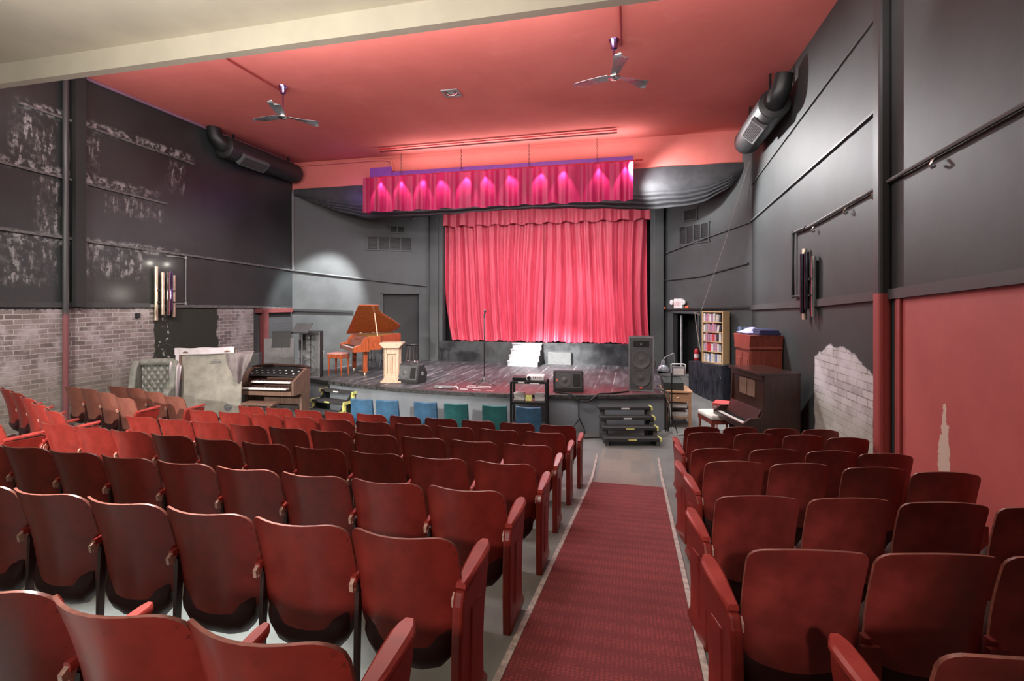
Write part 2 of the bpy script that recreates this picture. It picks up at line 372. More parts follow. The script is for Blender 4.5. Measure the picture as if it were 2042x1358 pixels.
# doors
mb = MB(); W4 = WL
mb.bb((2.62, .1, .73), (3.76, .13, 2.86), WL); o = struct('door_1', mb, mat('near-black door', (.014, .014, .015), .6))
mb = MB().bb((2.58, -.02, .73), (2.63, .12, 2.9), WL).bb((3.75, -.02, .73), (3.8, .12, 2.9), WL).bb((2.58, -.02, 2.86), (3.8, .12, 2.91), WL); obj('door_frame', mb, splay_wall, o)
mb = MB().bb((.5, .5, .3), (1.4, .54, 2.6), WR); o = struct('door_2', mb, mat('black passage door', (.006, .006, .006), .6))
mb = MB().bb((.41, -.03, .5), (.48, .14, 2.33), WR).bb((1.39, -.03, .5), (1.45, .14, 2.33), WR).bb((.41, -.03, 2.28), (1.45, .14, 2.34), WR); obj('door_frame', mb, splay_wall, o)
mb = MB().bb((.57, .16, .56), (.60, .21, 2.22), WR); obj('lit_slit', mb, mat('pale slit tone', (.55, .57, .6), .5), o)  # pale strip added to stand for the lit slit at the doorway edge
mb = MB().bb((.0, .14, .3), (.02, 2.0, 2.6), WR).bb((1.9, .14, .3), (1.92, 2.0, 2.6), WR).bb((.0, .14, .5), (1.9, 2.0, .55), WR).bb((0, .14, 2.6), (1.9, 2.0, 2.62), WR); struct('wall_passage', mb, M['matte_black'])
# ramp up to the passage door
mb = MB(); mb.grid(lambda u, v: (lerp(.72, 2.0 - .0 * v, u), lerp(12.2, 14.95, v), .001 + .56 * min(1, (v * 2.75 / 2.35)) ** 1.6), 6, 14, .05, (0, 0, -1)); struct('floor_ramp', mb, m_floor(), smooth_=True)
# battens on the side walls
def rail(n, pts, r=.022, m=None, flat=None):
    mb = MB()
    if flat:
        for a, b in zip(pts, pts[1:]):
            a, b = Vector(a), Vector(b); d = (b - a); L = d.length; d.normalize(); up = Vector((0, 0, 1)); s = d.cross(up).normalized(); u2 = s.cross(d)
            mt = Matrix(((d.x, s.x, u2.x, a.x), (d.y, s.y, u2.y, a.y), (d.z, s.z, u2.z, a.z), (0, 0, 0, 1)))
            mb.bb((0, -flat[0] / 2, -flat[1] / 2), (L, flat[0] / 2, flat[1] / 2), mt)
    else: mb.tube(pts, r, 8)
    return struct('trim_%d' % n, mb, m or black_wall, smooth_=not flat)
lw = XL + .02
greyish = mat('mottled grey batten', (.10, .10, .10), .5, var=.5, scale=12)  # mottled grey for the left wall battens
rail(3, [(lw, 5.0, 4.86), (lw, 8.9, 4.73)], flat=(.05, .04), m=greyish); rail(4, [(lw, 6.2, 5.88), (lw, 9.6, 5.78)], flat=(.05, .04), m=greyish)
rail(5, [(lw, 4.5, 3.80), (lw, 9.4, 3.66), (lw, 13.05, 3.55)], flat=(.06, .045), m=greyish)
rail(6, [(lw, 4.5, 2.56), (lw, 8.5, 2.52)], flat=(.05, .09)); rail(7, [(lw, 8.5, 2.51), (lw, 11.5, 2.47), (lw, 13.05, 2.38)], flat=(.06, .06), m=greyish)
mb = MB().tube([(XL + .07, 6.86, -.05 + fz(XL, 6.86)), (XL + .07, 6.86, 6.74)], .045, 12)
col_m = NT('pilaster paint'); zz = col_m.xyz()[2]
col_m.set(Base_Color=col_m.mix(col_m.ramp(zz, 2.3, 2.42, 1., 0.), (.05, .05, .052), (.20, .075, .08)), Roughness=.4)
struct('trim_8', mb, col_m.mat, smooth_=True)
mb = MB().bb((XL, 6.98, 2.5), (XL + .14, 7.16, CEIL)); struct('trim_9', mb, M['matte_black'])
sp = lambda s, z, d=-.03: tuple(WL @ Vector((s, d, z)))
rail(10, [sp(0.02, 3.54), sp(2.55, 3.26), sp(4.0, 3.12)], .03, splay_wall); rail(11, [sp(.02, 5.9), sp(.02, 3.54)], .035, mat('pale pipe paint', (.16, .16, .16), .4))
rail(12, [sp(-.0, 2.36), sp(1.75, 2.30)], flat=(.05, .07), m=M['matte_black'])
rw = XR - .02
grey_rail = mat('grey batten paint', (.075, .08, .08), .5); rail(13, [(rw, 6.5, 4.80), (rw, 12.84, 4.51)], flat=(.04, .03), m=grey_rail); rail(14, [(rw, 6.5, 5.9), (rw, 12.84, 5.35)], flat=(.02, .016), m=grey_rail)
rail(15, [(rw - .02, 3.6, 4.02), (rw - .02, 6.3, 3.90), (rw - .02, 8.95, 3.77)], .022, grey_rail)
rail(16, [(rw, 3.0, 2.83), (rw, 6.3, 2.66), (rw, 8.4, 2.57), (rw, 12.84, 2.46)], flat=(.05, .11), m=mat('grey band paint', (.05, .05, .051), .5))
mb = MB().bb((XR - .12, 6.32, .1), (XR, 6.5, CEIL))
pil = NT('right pilaster paint'); z2 = pil.xyz()[2]; pil.set(Base_Color=pil.mix(pil.ramp(z2, 2.66, 2.68, 1., 0.), (.026, .026, .027), (.33, .06, .055)), Roughness=.5); struct('trim_17', mb, pil.mat, .03)
mb = MB().bb((XR - .03, 6.1, .1), (XR, 6.18, 2.68)); struct('trim_18', mb, pil.mat, .01)
spr = lambda s, z, d=-.03: tuple(WR @ Vector((s, d, z)))
rail(19, [spr(0.02, 3.98), spr(1.5, 4.25), spr(3.02, 4.5)], flat=(.04, .04), m=splay_wall); rail(20, [spr(0.02, 3.22), spr(1.5, 3.28), spr(2.95, 3.52)], .025, splay_wall)
rail(21, [spr(0.02, 2.36), spr(3.02, 2.46)], flat=(.04, .05), m=M['black'])
rail(22, [(XR - .02, 9.5, .2), (XR - .02, 9.5, 2.5)], flat=(.03, .03), m=M['black'])
rail(23, [(XL + .03, 5.2, 6.74), (XL + .03, 13.1, 6.74)], .035, mat('mauve cornice pipe', (.24, .13, .20), .4))
rail(24, [(-9.8, 13.05, 6.66), (-6.9, 13.05, 6.66), (-6.62, 13.05, 6.6), (-6.55, 13.05, 6.3)], .035, ceil_m)
rail(25, [(-6.6, 12.38, 6.66), (-.32, 12.3, 6.66)], .022, mat('dark red pipe', (.16, .015, .02), .5)); rail(26, [(-6.6, 12.30, 6.70), (-.32, 12.22, 6.70)], .016, M['ext_red'])
rail(27, [(-6.72, 5.2, 6.74), (-6.72, 7.2, 6.74), (-6.68, 8.5, 6.73)], .016, mat('conduit red', (.22, .02, .02), .5)); rail(28, [(-.14, 5.2, 6.74), (-.15, 8.3, 6.73)], .016, mat('conduit red two', (.22, .02, .02), .5))
# carpet and its edging strips
cxl = lambda y: lerp(-.61, -.53, min(1, (y - 2.4) / 4.66)); cxr = lambda y: lerp(.345, .42, min(1, (y - 2.4) / 4.66))
mb = MB(); mb.grid(lambda u, v: (lerp(cxl(lerp(-1, 7.06, v)), cxr(lerp(-1, 7.06, v)), u), lerp(-1, 7.06, v), fz(0, lerp(-1, 7.06, v)) + .004), 6, 40, .01, (0, 0, 1)); tag(obj('aisle_runner', mb, m_carpet()), 'long dark red dotted carpet running down the aisle', 'carpet')
for nm, f_, lb in (('edging_strip', lambda y: cxl(y) - .02, 'thin pale edging strip along the left side of the red aisle carpet'), ('edging_strip', lambda y: cxr(y) + .02, 'thin pale edging strip along the right side of the red aisle carpet')):
    mb = MB(); mb.grid(lambda u, v: (f_(lerp(-1, 8.6, v)) + (u - .5) * .035, lerp(-1, 8.6, v), fz(0, lerp(-1, 8.6, v)) + .002), 1, 40, .012, (0, 0, 1)); tag(obj(nm, mb, mat('worn edging', (.42, .36, .33), .5, var=.35, scale=20)), lb, 'edging strip')

# ------------------------------------------------------------------ theatre seats
def back_mesh(name, w, z0, z1, rt, rb, crown, mats, curve=.055, lean=.10):
    cols = [-1, -.975, -.94, -.9, -.84, -.76, -.66, -.5, -.3, -.1, .1, .3, .5, .66, .76, .84, .9, .94, .975, 1]; nv = 8
    mb = MB()
    def fn(u, v):
        k = u * (len(cols) - 1); x = cols[int(round(k))] * w
        def cor(r): d = abs(x) - (w - r); return r - math.sqrt(max(0, r * r - d * d)) if d > 0 else 0.
        top = z1 + crown * (1 - (x / w) ** 2) - cor(rt); bot = z0 - .03 * (1 - (x / w) ** 2) + cor(rb)
        z = lerp(bot, top, v); h = (z - z0) / (z1 - z0)
        y = lean * (1 - h) + curve * ((x / w) ** 2 - .35) + .018 * math.sin(h * PI)
        return (x, y, z)
    mb.grid(fn, len(cols) - 1, nv, .013, (0, 1, 0), 0, 1)
    return mb.mesh(name, mats, True, 50)
def pan_mesh(name, w, mats):
    mb = MB(); n = 12
    prof = [(.115, .225), (.09, .28), (.105, .38), (.15, .52), (.19, .60), (.235, .615), (.25, .58), (.23, .45), (.215, .33), (.195, .24), (.155, .20)]
    xs = [-1, -.9, -.7, -.35, 0, .35, .7, .9, 1]; vs = []; fs = []
    for x in xs:
        k = 1 - abs(x) ** 4 * .45
        for (py, pz) in prof: vs.append((x * w, .18 + (py - .18) * (1 - .35 * abs(x) ** 6), .43 + (pz - .43) * k))
    m = len(prof)
    for i in range(len(xs) - 1):
        for j in range(m): fs.append((i * m + j, i * m + (j + 1) % m, (i + 1) * m + (j + 1) % m, (i + 1) * m + j))
    fs += [tuple(range(m - 1, -1, -1)), tuple(range((len(xs) - 1) * m, len(xs) * m))]
    mb.add(vs, fs); return mb.mesh(name, mats, True, 50)
def leg_mesh():
    mb = MB(); mb.prism([(.115, .0), (.14, 0), (.15, .3), (.165, .54), (.13, .54), (.12, .3)], -.010, .010, 'yz')
    mb.prism([(-.03, 0), (.33, 0), (.33, .018), (.22, .03), (.14, .07), (.10, .07), (.03, .03), (-.03, .018)], -.016, .016, 'yz'); return mb.mesh('leg', [M['iron']])
def leg_r_mesh():
    mb = MB(); mb.bb((-.035, .08, .26), (.035, .10, .50)).bb((-.012, .10, .0), (.012, .14, .52)).prism([(-.02, 0), (.30, 0), (.30, .018), (.14, .07), (.10, .07), (-.02, .018)], -.016, .016, 'yz'); return mb.mesh('leg', [M['seat_old']])
def arm_mesh(w=.024, ln=.27, z_=.565):
    mb = MB(); prof = []
    n = 12; ys = [.10 + ln * k / n for k in range(n + 1)]
    def hw(k): t = k / n; return w * (.55 + .45 * math.sin(min(1, t * 1.25) * PI / 2)) * (math.sqrt(max(.2, 1 - ((t - .86) / .14) ** 2)) if t > .86 else 1) + .002
    top = [(-hw(k), ys[k], .605 + .035 * k / n + .006) for k in range(n + 1)]
    vs = []; fs = []
    for k in range(n + 1):
        h = hw(k); z = z_ + .028 * k / n
        vs += [(-h, ys[k], z), (h, ys[k], z), (h, ys[k], z + .016), (h * .7, ys[k], z + .026), (-h * .7, ys[k], z + .026), (-h, ys[k], z + .016)]
    for k in range(n):
        for j in range(6): fs.append((k * 6 + j, k * 6 + (j + 1) % 6, (k + 1) * 6 + (j + 1) % 6, (k + 1) * 6 + j))
    fs += [tuple(range(5, -1, -1)), tuple(range(n * 6, n * 6 + 6))]
    mb.add(vs, fs); return mb.mesh('armrest', [M['arm']], True, 40)
def endpanel_mesh():
    mb = MB()
    prof = [(.05, 0.0), (.40, 0.0), (.415, .03), (.35, .10), (.345, .25), (.365, .40), (.425, .56), (.43, .612), (.08, .60), (.06, .55), (.045, .40), (.04, .22)]
    mb.prism(prof, -.024, .024, 'yz'); mb.prism([(.14, .14), (.27, .14), (.30, .48), (.16, .50)], -.03, .03, 'yz'); return mb.mesh('end_panel', [M['seat']])
def bracket_mesh():
    mb = MB(); mb.prism([(.085, .53), (.11, .52), (.125, .56), (.105, .585), (.08, .565)], -.009, .009, 'yz'); mb.lathe([(.0, -.013), (.007, -.013), (.007, .013), (0, .013)], (0, .10, .535), 8, axis='x'); return mb.mesh('bracket', [M['bracket']])
BACK = back_mesh('backrest', .244, .36, .845, .085, .07, -.002, [M['seat'], M['seat_edge']], .085, .11)
BACK_R = back_mesh('backrest', .222, .42, .872, .04, .06, .045, [M['seat_old'], M['seat_edge']], .06, .09)
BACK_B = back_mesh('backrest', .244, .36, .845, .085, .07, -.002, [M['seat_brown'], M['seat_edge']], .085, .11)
PAN = pan_mesh('seat_pan', .205, [M['seat_pan']]); LEG = leg_mesh(); LEG_R = leg_r_mesh(); ARM = arm_mesh(); ARM_END = arm_mesh(.036, .34, .605); PANEL = endpanel_mesh(); BR = bracket_mesh()
def part(name, me, parent, x=0, bevel=0):
    o = bpy.data.objects.new(name, me); C.objects.link(o); o.parent = parent; o.location = (x, 0, 0)
    if bevel:
        b = o.modifiers.new('bevel', 'BEVEL'); b.width = bevel; b.segments = 2; b.limit_method = 'ANGLE'
    return o
def seat(x, y, rz, pitch, label, group, right=False, end_l=False, end_r=False, brown=False, z=None):
    """x,y = middle of the back's top edge"""
    t = thing('theatre_seat', label, 'seat', (x, y, fz(x, y + .15) if z is None else z), rz, group)
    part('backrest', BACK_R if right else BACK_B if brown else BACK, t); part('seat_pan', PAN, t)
    h = pitch / 2
    def stdl(s, panel):
        if panel: part('end_panel', PANEL, t, s * (h + .005), .012); part('armrest', ARM_END, t, s * (h + .005)); part('bracket', BR, t, s * (h - .02))
        elif right: part('leg', LEG_R, t, s * h)
        else: part('leg', LEG, t, s * h); part('armrest', ARM, t, s * h); part('bracket', BR, t, s * h)
    if right:
        if end_l: stdl(-1, True)
        stdl(1, end_r)
    else:
        stdl(1, end_r)
        if end_l: stdl(-1, True)
    return t
ROWNAME = {'F': 'frontmost row', 'E': 'second row from the stage', 'D': 'third row from the stage', 'C': 'fourth row from the stage', 'B': 'fifth row from the stage', 'A': 'sixth row from the stage', 'Z': 'nearest row'}
# row: (y at the aisle, y at the far end, x of right edge of aisle seat, pitch, number)
CEN = {'Z': (1.06, 1.07, -.70, .475, 3), 'A': (1.88, 1.96, -.70, .492, 7), 'B': (2.73, 2.86, -.71, .507, 9), 'C': (3.62, 3.92, -.70, .540, 10), 'D': (4.63, 4.83, -.73, .537, 10), 'E': (5.68, 5.88, -.74, .553, 10), 'F': (6.56, 6.81, -.71, .556, 10)}
for k, (y0, y1, xe, p, n) in CEN.items():
    for i in range(n):
        q = i / 9; x = xe - .24 - p * i; y = lerp(y0, y1, q ** 2)
        seat(x, y, R(random.uniform(-1.2, 1.2)) + R(-2.5 * q), p, 'red bent-plywood seat, %s left of the carpet in the %s' % (ORD[i], ROWNAME[k]), 'red plywood seats left of the carpet', end_r=(i == 0), end_l=(i == 9))
RGT = {'Z': [(.96, 1.42)], 'A': [(.66, 2.06), (1.14, 2.18), (1.63, 2.3), (2.12, 2.4)], 'B': [(.68, 2.92), (1.18, 3.06), (1.66, 3.14), (2.15, 3.2)], 'C': [(.78, 4.08), (1.27, 4.2), (1.79, 4.25), (2.24, 4.24)], 'D': [(.76, 4.76), (1.29, 4.97), (1.80, 5.1), (2.24, 5.13)], 'E': [(.87, 6.12), (1.41, 6.3), (1.97, 6.44), (2.42, 6.42)], 'F': [(.90, 6.8), (1.41, 7.05), (1.93, 7.15), (2.43, 7.3)]}
for k, L in RGT.items():
    for i, (x, y) in enumerate(L):
        rz = R((9, 10, 7, 3)[i]); nxt = L[i + 1][0] - x if i < len(L) - 1 else .5
        seat(x, y, rz, .51 if i else .5, 'worn red round-topped seat, %s right of the carpet in the %s' % (ORD[i], ROWNAME[k]), 'worn red seats right of the carpet', right=True, end_l=(i == 0))
LEFT = {'row nearest the armchair': (-8, [(-9.03, 7.09), (-8.54, 7.02), (-8.04, 6.95), (-7.55, 6.88)]), 'row second from the armchair': (-12, [(-9.12, 6.42), (-8.63, 6.32), (-8.14, 6.21), (-7.65, 6.11)]), 'row third from the armchair': (-20, [(-8.86, 5.37), (-8.39, 5.20), (-7.92, 5.03), (-7.45, 4.86), (-6.98, 4.69)]), 'rearmost left row': (-22, [(-6.72, 3.92)])}
for k, (rz, L) in LEFT.items():
    for i, (x, y) in enumerate(L):
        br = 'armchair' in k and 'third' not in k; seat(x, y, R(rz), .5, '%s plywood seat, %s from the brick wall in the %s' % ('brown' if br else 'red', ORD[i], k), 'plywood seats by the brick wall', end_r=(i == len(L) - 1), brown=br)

# blue upholstered chairs before the stage
def blue_chair(x, y, m, label):
    t = thing('upholstered_chair', label, 'chair', (x, y, 0), R(random.uniform(-3, 3)), 'blue chairs before the stage')
    mb = MB(); mb.grid(lambda u, v: ((u - .5) * (.44 - .02 * v), .02 + .06 * (1 - v) - .03 * (1 - (2 * u - 1) ** 2), lerp(.42, .85 + .008 * abs(2 * u - 1), v)), 8, 8, .05, (0, 1, 0)); b = obj('backrest', mb, m, t, .012, True)
    mb = MB()
    for s in (-1, 1):
        for k in range(9): mb.lathe([(0, -.004), (.006, -.002), (.006, .004), (0, .006)], (s * .205, .02 + .06 * (1 - k / 9) - .004, .45 + k * .045), 6, axis='y')
    obj('stud_row', mb, M['tan_frame'], b)
    mb = MB().box((0, .29, .42), (.44, .44, .09)); obj('seat', mb, m, t, .03, seg=3)
    for sx in (-1, 1):
        for yy in (.09, .47): mb = MB().tube([(sx * .19, yy, .38), (sx * .2, yy + (.02 if yy > .2 else -.03), 0)], .014, 8); obj('leg', mb, M['tan_frame'], t, smooth_=True)
for i, x in enumerate((-4.68, -4.18, -3.46, -2.90, -2.22, -1.64)):
    m = M['teal_cloth'] if i in (3, 4) else M['blue_cloth']
    lab = ('blue square-backed chair, leftmost of the row before the stage', 'second blue square-backed chair from the left before the stage', 'third blue square-backed chair from the left before the stage', 'darker teal square-backed chair, left of the two teal chairs', 'paler teal square-backed chair, right of the two teal chairs', 'blue square-backed chair behind the black equipment cart')[i]
    blue_chair(x, 8.05, m, lab)

# ------------------------------------------------------------------ stage
SC, SR = (-3.2, 20.2), 10.4
def arc(x0, x1, n, r): return [(lerp(x0, x1, i / n), SC[1] - math.sqrt(r * r - (lerp(x0, x1, i / n) - SC[0]) ** 2)) for i in range(n + 1)]
front = arc(-8.2, .66, 40, SR)
poly = front + [(.72, 15.3), (-6.3, 15.6), (-8.2, 14.0)]
mb = MB().prism(poly, .66, .73); struct('floor_stage', mb, m_stage())
edge = arc(-8.2, .67, 40, SR + .03)
mb = MB(); e2 = [(x, y, .70) for x, y in edge]
for a, b in zip(edge, edge[1:]):
    mb.add([(a[0], a[1], .665), (b[0], b[1], .665), (b[0], b[1], .735), (a[0], a[1], .735), (a[0], a[1] + .09, .736), (b[0], b[1] + .09, .736), (a[0], a[1] + .05, .665), (b[0], b[1] + .05, .665)], [(0, 1, 2, 3), (3, 2, 5, 4), (0, 6, 7, 1)])
struct('trim_29', mb, mat('scraped stage nosing', (.04, .04, .039), .6, var=.8, scale=16))
# grey fabric skirt, lightly wrinkled
def skirt(u, v):
    x = lerp(-8.18, .66, u); y = SC[1] - math.sqrt(SR * SR - (x - SC[0]) ** 2) + .03
    w = .012 * math.sin(x * 6.1) * (1 - v) + .014 * math.sin(x * 2.3 + v * 3) * math.sin(v * PI)
    return (x, y + w, lerp(.0, .67, v))
mb = MB(); mb.grid(skirt, 140, 8); o = obj('stage_skirt', mb, mat('grey-blue skirt cloth', (.21, .235, .26), .75, var=.12, scale=2, bump=.1), smooth_=True); tag(o, 'grey-blue fabric skirt tacked round the curved stage front', 'stage skirt')
mb = MB().bb((.62, 10.6, 0), (.7, 15.3, .66)).bb((-8.22, 10.9, 0), (-8.15, 14.0, .66)); struct('wall_stage_sides', mb, M['matte_black'])
# upper platform with the curtain
mb = MB().bb((-6.25, 15.05, .73), (.9, 15.75, 1.36)); struct('floor_platform', mb, mat('black platform front', (.032, .034, .037), .35, var=.5, scale=3))
# wide steps up to the platform
t = thing('platform_steps', 'chalky grey wooden steps up to the curtained platform, in the spotlight', 'steps', (-3.06, 15.05, .73))
ds = [(.86, .157), (.645, .157), (.43, .157), (.215, .157)]
for i in range(4):
    mb = MB().bb((-.44 + .0 * i, -.82 + .205 * i, .0), (.44, -.0, .0 + .155 * (i + 1) - .03)); mb.v = mb.v
    obj('riser_block', mb, M['matte_black'] if False else M['stair_white'], t)
    mb = MB().bb((-.46, -.84 + .205 * i, .155 * (i + 1) - .03), (.46, -.60 + .205 * i if i < 3 else .0, .155 * (i + 1))); obj('tread', mb, M['stair_white'], t, .006)
mb = MB().prism([(-.83, 0), (-.83, .15), (-.62, .15), (-.62, .305), (-.415, .305), (-.415, .46), (-.21, .46), (-.21, .615), (0, .615), (0, 0)], .445, .458, 'yz'); obj('shaded_side', mb, M['matte_black'], t)  # black face puts the unlit right side of the steps into colour
mb = MB().bb((-2.42, 14.85, .73), (-1.72, 15.04, 1.1)); o = obj('low_box', mb, mat('grey painted box', (.09, .09, .09), .5), None, .008); tag(o, 'low grey box against the platform front, right of the steps', 'box')
# curtains
def curtain(name, x0, x1, z0, z1, seed, pull_l, pull_r, label, amp=.055):
    rnd = random.Random(seed); ph = [rnd.uniform(0, 6) for _ in range(6)]; nu = 300; W = x1 - x0
    def fn(u, v):
        b = (1 - v)
        x = x0 + W * u
        gather = pull_l * b ** 6 * (1 - u) ** 2 - pull_r * b ** 6 * u ** 3
        k = x + .05 * b * math.sin(x * 2.1 + ph[0]) + .03 * math.sin(x * 5 + ph[1]) + .06 * math.sin(v * 3 + x * 1.7)
        f = abs(math.sin(k * 9.5 + ph[2] + .8 * math.sin(k * 3.3))) ** .8; f2 = math.sin(k * 43 + ph[3]); f3 = math.sin(k * 8.3 + ph[4])
        y = 15.33 - (2.7 * amp * f + .02 * f2 + .04 * f3) * (.55 + .45 * b)
        if b > .95: y -= .05 * (b - .95) / .05
        return (x + gather, y, lerp(z0, z1, v) + (.012 * f2 + .02 * f3 if v == 0 else 0))
    mb = MB(); mb.grid(fn, nu, 28); o = obj(name, mb, M['curtain'], smooth_=True, angle=180); tag(o, label, 'curtain'); return o
curtain('stage_curtain', -5.84, -2.62, 1.385, 5.22, 3, .26, .0, 'left half of the crimson velvet stage curtain, behind the microphone stand')
curtain('stage_curtain', -2.66, .46, 1.385, 5.22, 8, .03, -.08, 'right half of the crimson velvet stage curtain, behind the tall speaker')
mb = MB(); mb.grid(lambda u, v: (lerp(-5.9, .68, u), 15.16 - .04 * math.sin(u * 150 + .8 * math.sin(u * 31)) * (1 - .4 * v) - .02 * math.sin(u * 67), lerp(5.02 + .03 * math.sin(u * 75) , 5.55, v)), 260, 10); o = obj('curtain_pelmet', mb, M['curtain'], smooth_=True, angle=180); tag(o, 'gathered crimson pelmet across the top of the stage curtain', 'pelmet')

# lighting batten with its magenta valance
t = thing('light_batten', 'purple boxed light batten hung from chains above the stage lip', 'stage light', (0, 0, 0))
mb = MB().bb((-6.9, 12.5, 5.96), (.05, 12.9, 6.14)).bb((-6.95, 12.44, 5.96), (-6.3, 12.5, 6.26)); obj('housing', mb, M['purple_box'], t, .01)
mb = MB().tube([(-7.05, 12.41, 5.98), (.28, 12.41, 6.0)], .018, 8); obj('hanging_pipe', mb, M['ext_red'], t, smooth_=True)
bx = (-6.55, -5.95, -5.35, -4.80, -4.15, -3.60, -2.95, -2.20, -1.62, -.75, -.12)
for x in (-6.0, -4.3, -2.5, -.8):
    mb = MB(); n = int((6.62 - 6.05) / .05)
    for i in range(n):
        z = 6.05 + i * .05; c = Vector((x, 12.42, z)); mb.tube([c + Vector((0 if i % 2 else .016, .016 if i % 2 else 0, -.012)), c + Vector((0 if i % 2 else .016, .016 if i % 2 else 0, .038)), c + Vector((0 if i % 2 else -.016, -.016 if i % 2 else 0, .038)), c + Vector((0 if i % 2 else -.016, -.016 if i % 2 else 0, -.012))], .006, 5)
    obj('chain', mb, mat('rusty chain', (.10, .02, .02), .5), t)
for x in bx:
    mb = MB().lathe([(0, -.06), (.03, -.055), (.045, -.02), (.03, .02), (.02, .05), (0, .05)], (x, 12.56, 5.90), 12); obj('bulb', mb, M['bulb'], t, smooth_=True)
def val(u, v):
    x = lerp(-7.08, .05, u); w = math.sin(x * 8.7 + .9 * math.sin(x * 2.1)); s = 1 - abs(w)
    return (x, 12.33 + (.035 * (1 - 2.2 * math.exp(-(s * 3) ** 2)) * (-1) + .012 * math.sin(x * 31)) * (1 - .35 * v), lerp(5.035 + .015 * math.sin(x * 9), 5.955 + .012 * abs(math.sin(x * 4.4)), v))
mb = MB(); mb.grid(val, 320, 10); mb.grid(lambda u, v: (-7.08 - .02 * math.sin(u * 9), 12.33 + .42 * u, lerp(5.05, 5.95, v)), 14, 6)
o = obj('light_valance', mb, M['valance'], smooth_=True, angle=180); tag(o, 'short magenta pleated valance hiding the row of stage lights', 'valance')
# black drape slung below the red fascia
bot = [(-9.8, 5.78), (-9.2, 5.58), (-8.5, 5.3), (-7.6, 5.06), (-6.4, 5.02), (-5, 5.06), (-3.4, 5.12), (-2, 5.1), (-.7, 5.04), (.4, 4.97), (1.2, 5.0), (1.8, 5.1), (2.35, 5.4), (2.74, 5.88)]
def botz(x):
    for (a, za), (b, zb) in zip(bot, bot[1:]):
        if a <= x <= b: return lerp(za, zb, (x - a) / (b - a))
    return bot[0][1] if x < bot[0][0] else bot[-1][1]
def drp(u, v):
    x = lerp(-9.8, 2.74, u); zb = botz(x); z = lerp(zb, 5.97, v); h = 5.97 - zb
    sag = .42 * h * math.sin(v * PI) * (1 - .3 * v); fold = .0
    if v < .42: fold = (.5 + .5 * math.sin((v * 62) + 1.4 * math.sin(x * 1.1))) * .045 * (1 - v / .42) ** .5
    return (x, 13.07 + .28 * h * (1 - v) - sag * .55 - fold + .01 * math.sin(x * 5), z + .01 * math.sin(x * 7 + v * 9) * (1 - v))
mb = MB(); mb.grid(drp, 110, 46); mb.grid(lambda u, v: (lerp(-9.6, 2.6, u), 13.1 + .15 * v + .28 * (5.97 - botz(lerp(-9.6, 2.6, u))), botz(lerp(-9.6, 2.6, u)) + .02 + v * .35 + .02 * math.sin(u * 60)), 90, 3)
o = obj('black_drape', mb, M['drape'], smooth_=True, angle=180); tag(o, 'black cloth slung in folds below the red fascia behind the magenta valance', 'drape')

# ------------------------------------------------------------------ sound gear
def speaker(loc, rz, label):
    t = thing('loudspeaker', label, 'speaker', loc, rz, 'tall two-cone loudspeakers on the stage')
    mb = MB().prism([(-.255, 0), (.255, 0), (.255, .24), (.17, .46), (-.17, .46), (-.255, .24)], 0, 1.13, 'xy'); obj('cabinet', mb, M['matte_black'], t, .012)
    mb = MB()
    for s in (-1, 1): mb.bb((s * .255 - (.0 if s < 0 else .02), -.02, .0), (s * .255 + (.02 if s < 0 else 0), .0, 1.13))
    mb.bb((-.235, -.02, 1.11), (.235, 0, 1.13)).bb((-.235, -.02, 0), (.235, 0, .02)); obj('rim', mb, M['grey_metal'], t)
    mb = MB().bb((-.235, -.014, .02), (.235, .004, 1.11)); obj('grille', mb, M['grille'], t)
    for z in (.28, .66):
        mb = MB().lathe([(.185, -.016), (.195, -.026), (.175, -.03), (.16, -.022), (.10, -.018), (.055, -.02), (.05, -.028), (.025, -.034), (0, -.035)], (0, 0, z), 28, axis='y'); obj('cone', mb, M['cone'], t, smooth_=True)
    mb = MB().bb((-.16, -.022, .92), (.16, -.012, 1.05)); h = obj('horn', mb, M['black'], t, .01); mb = MB().lathe([(.012, -.03), (.012, -.02), (0, -.02)], (0, 0, .98), 10, axis='y'); obj('throat', mb, M['white'], h)
    mb = MB().bb((-.03, -.024, .05), (.03, -.014, .11)); obj('badge', mb, M['badge'], t)
    mb = MB().tube([(.262, .18, .48), (.285, .18, .5), (.285, .18, .62), (.262, .18, .64)], .012, 8); obj('handle', mb, M['grey_metal'], t, smooth_=True)
speaker((.21, 10.82, .73), R(-4), 'tall black two-cone loudspeaker at the right corner of the stage')
speaker((-7.74, 10.92, .73), R(14), 'tall black two-cone loudspeaker at the left corner of the stage, beside the organ')
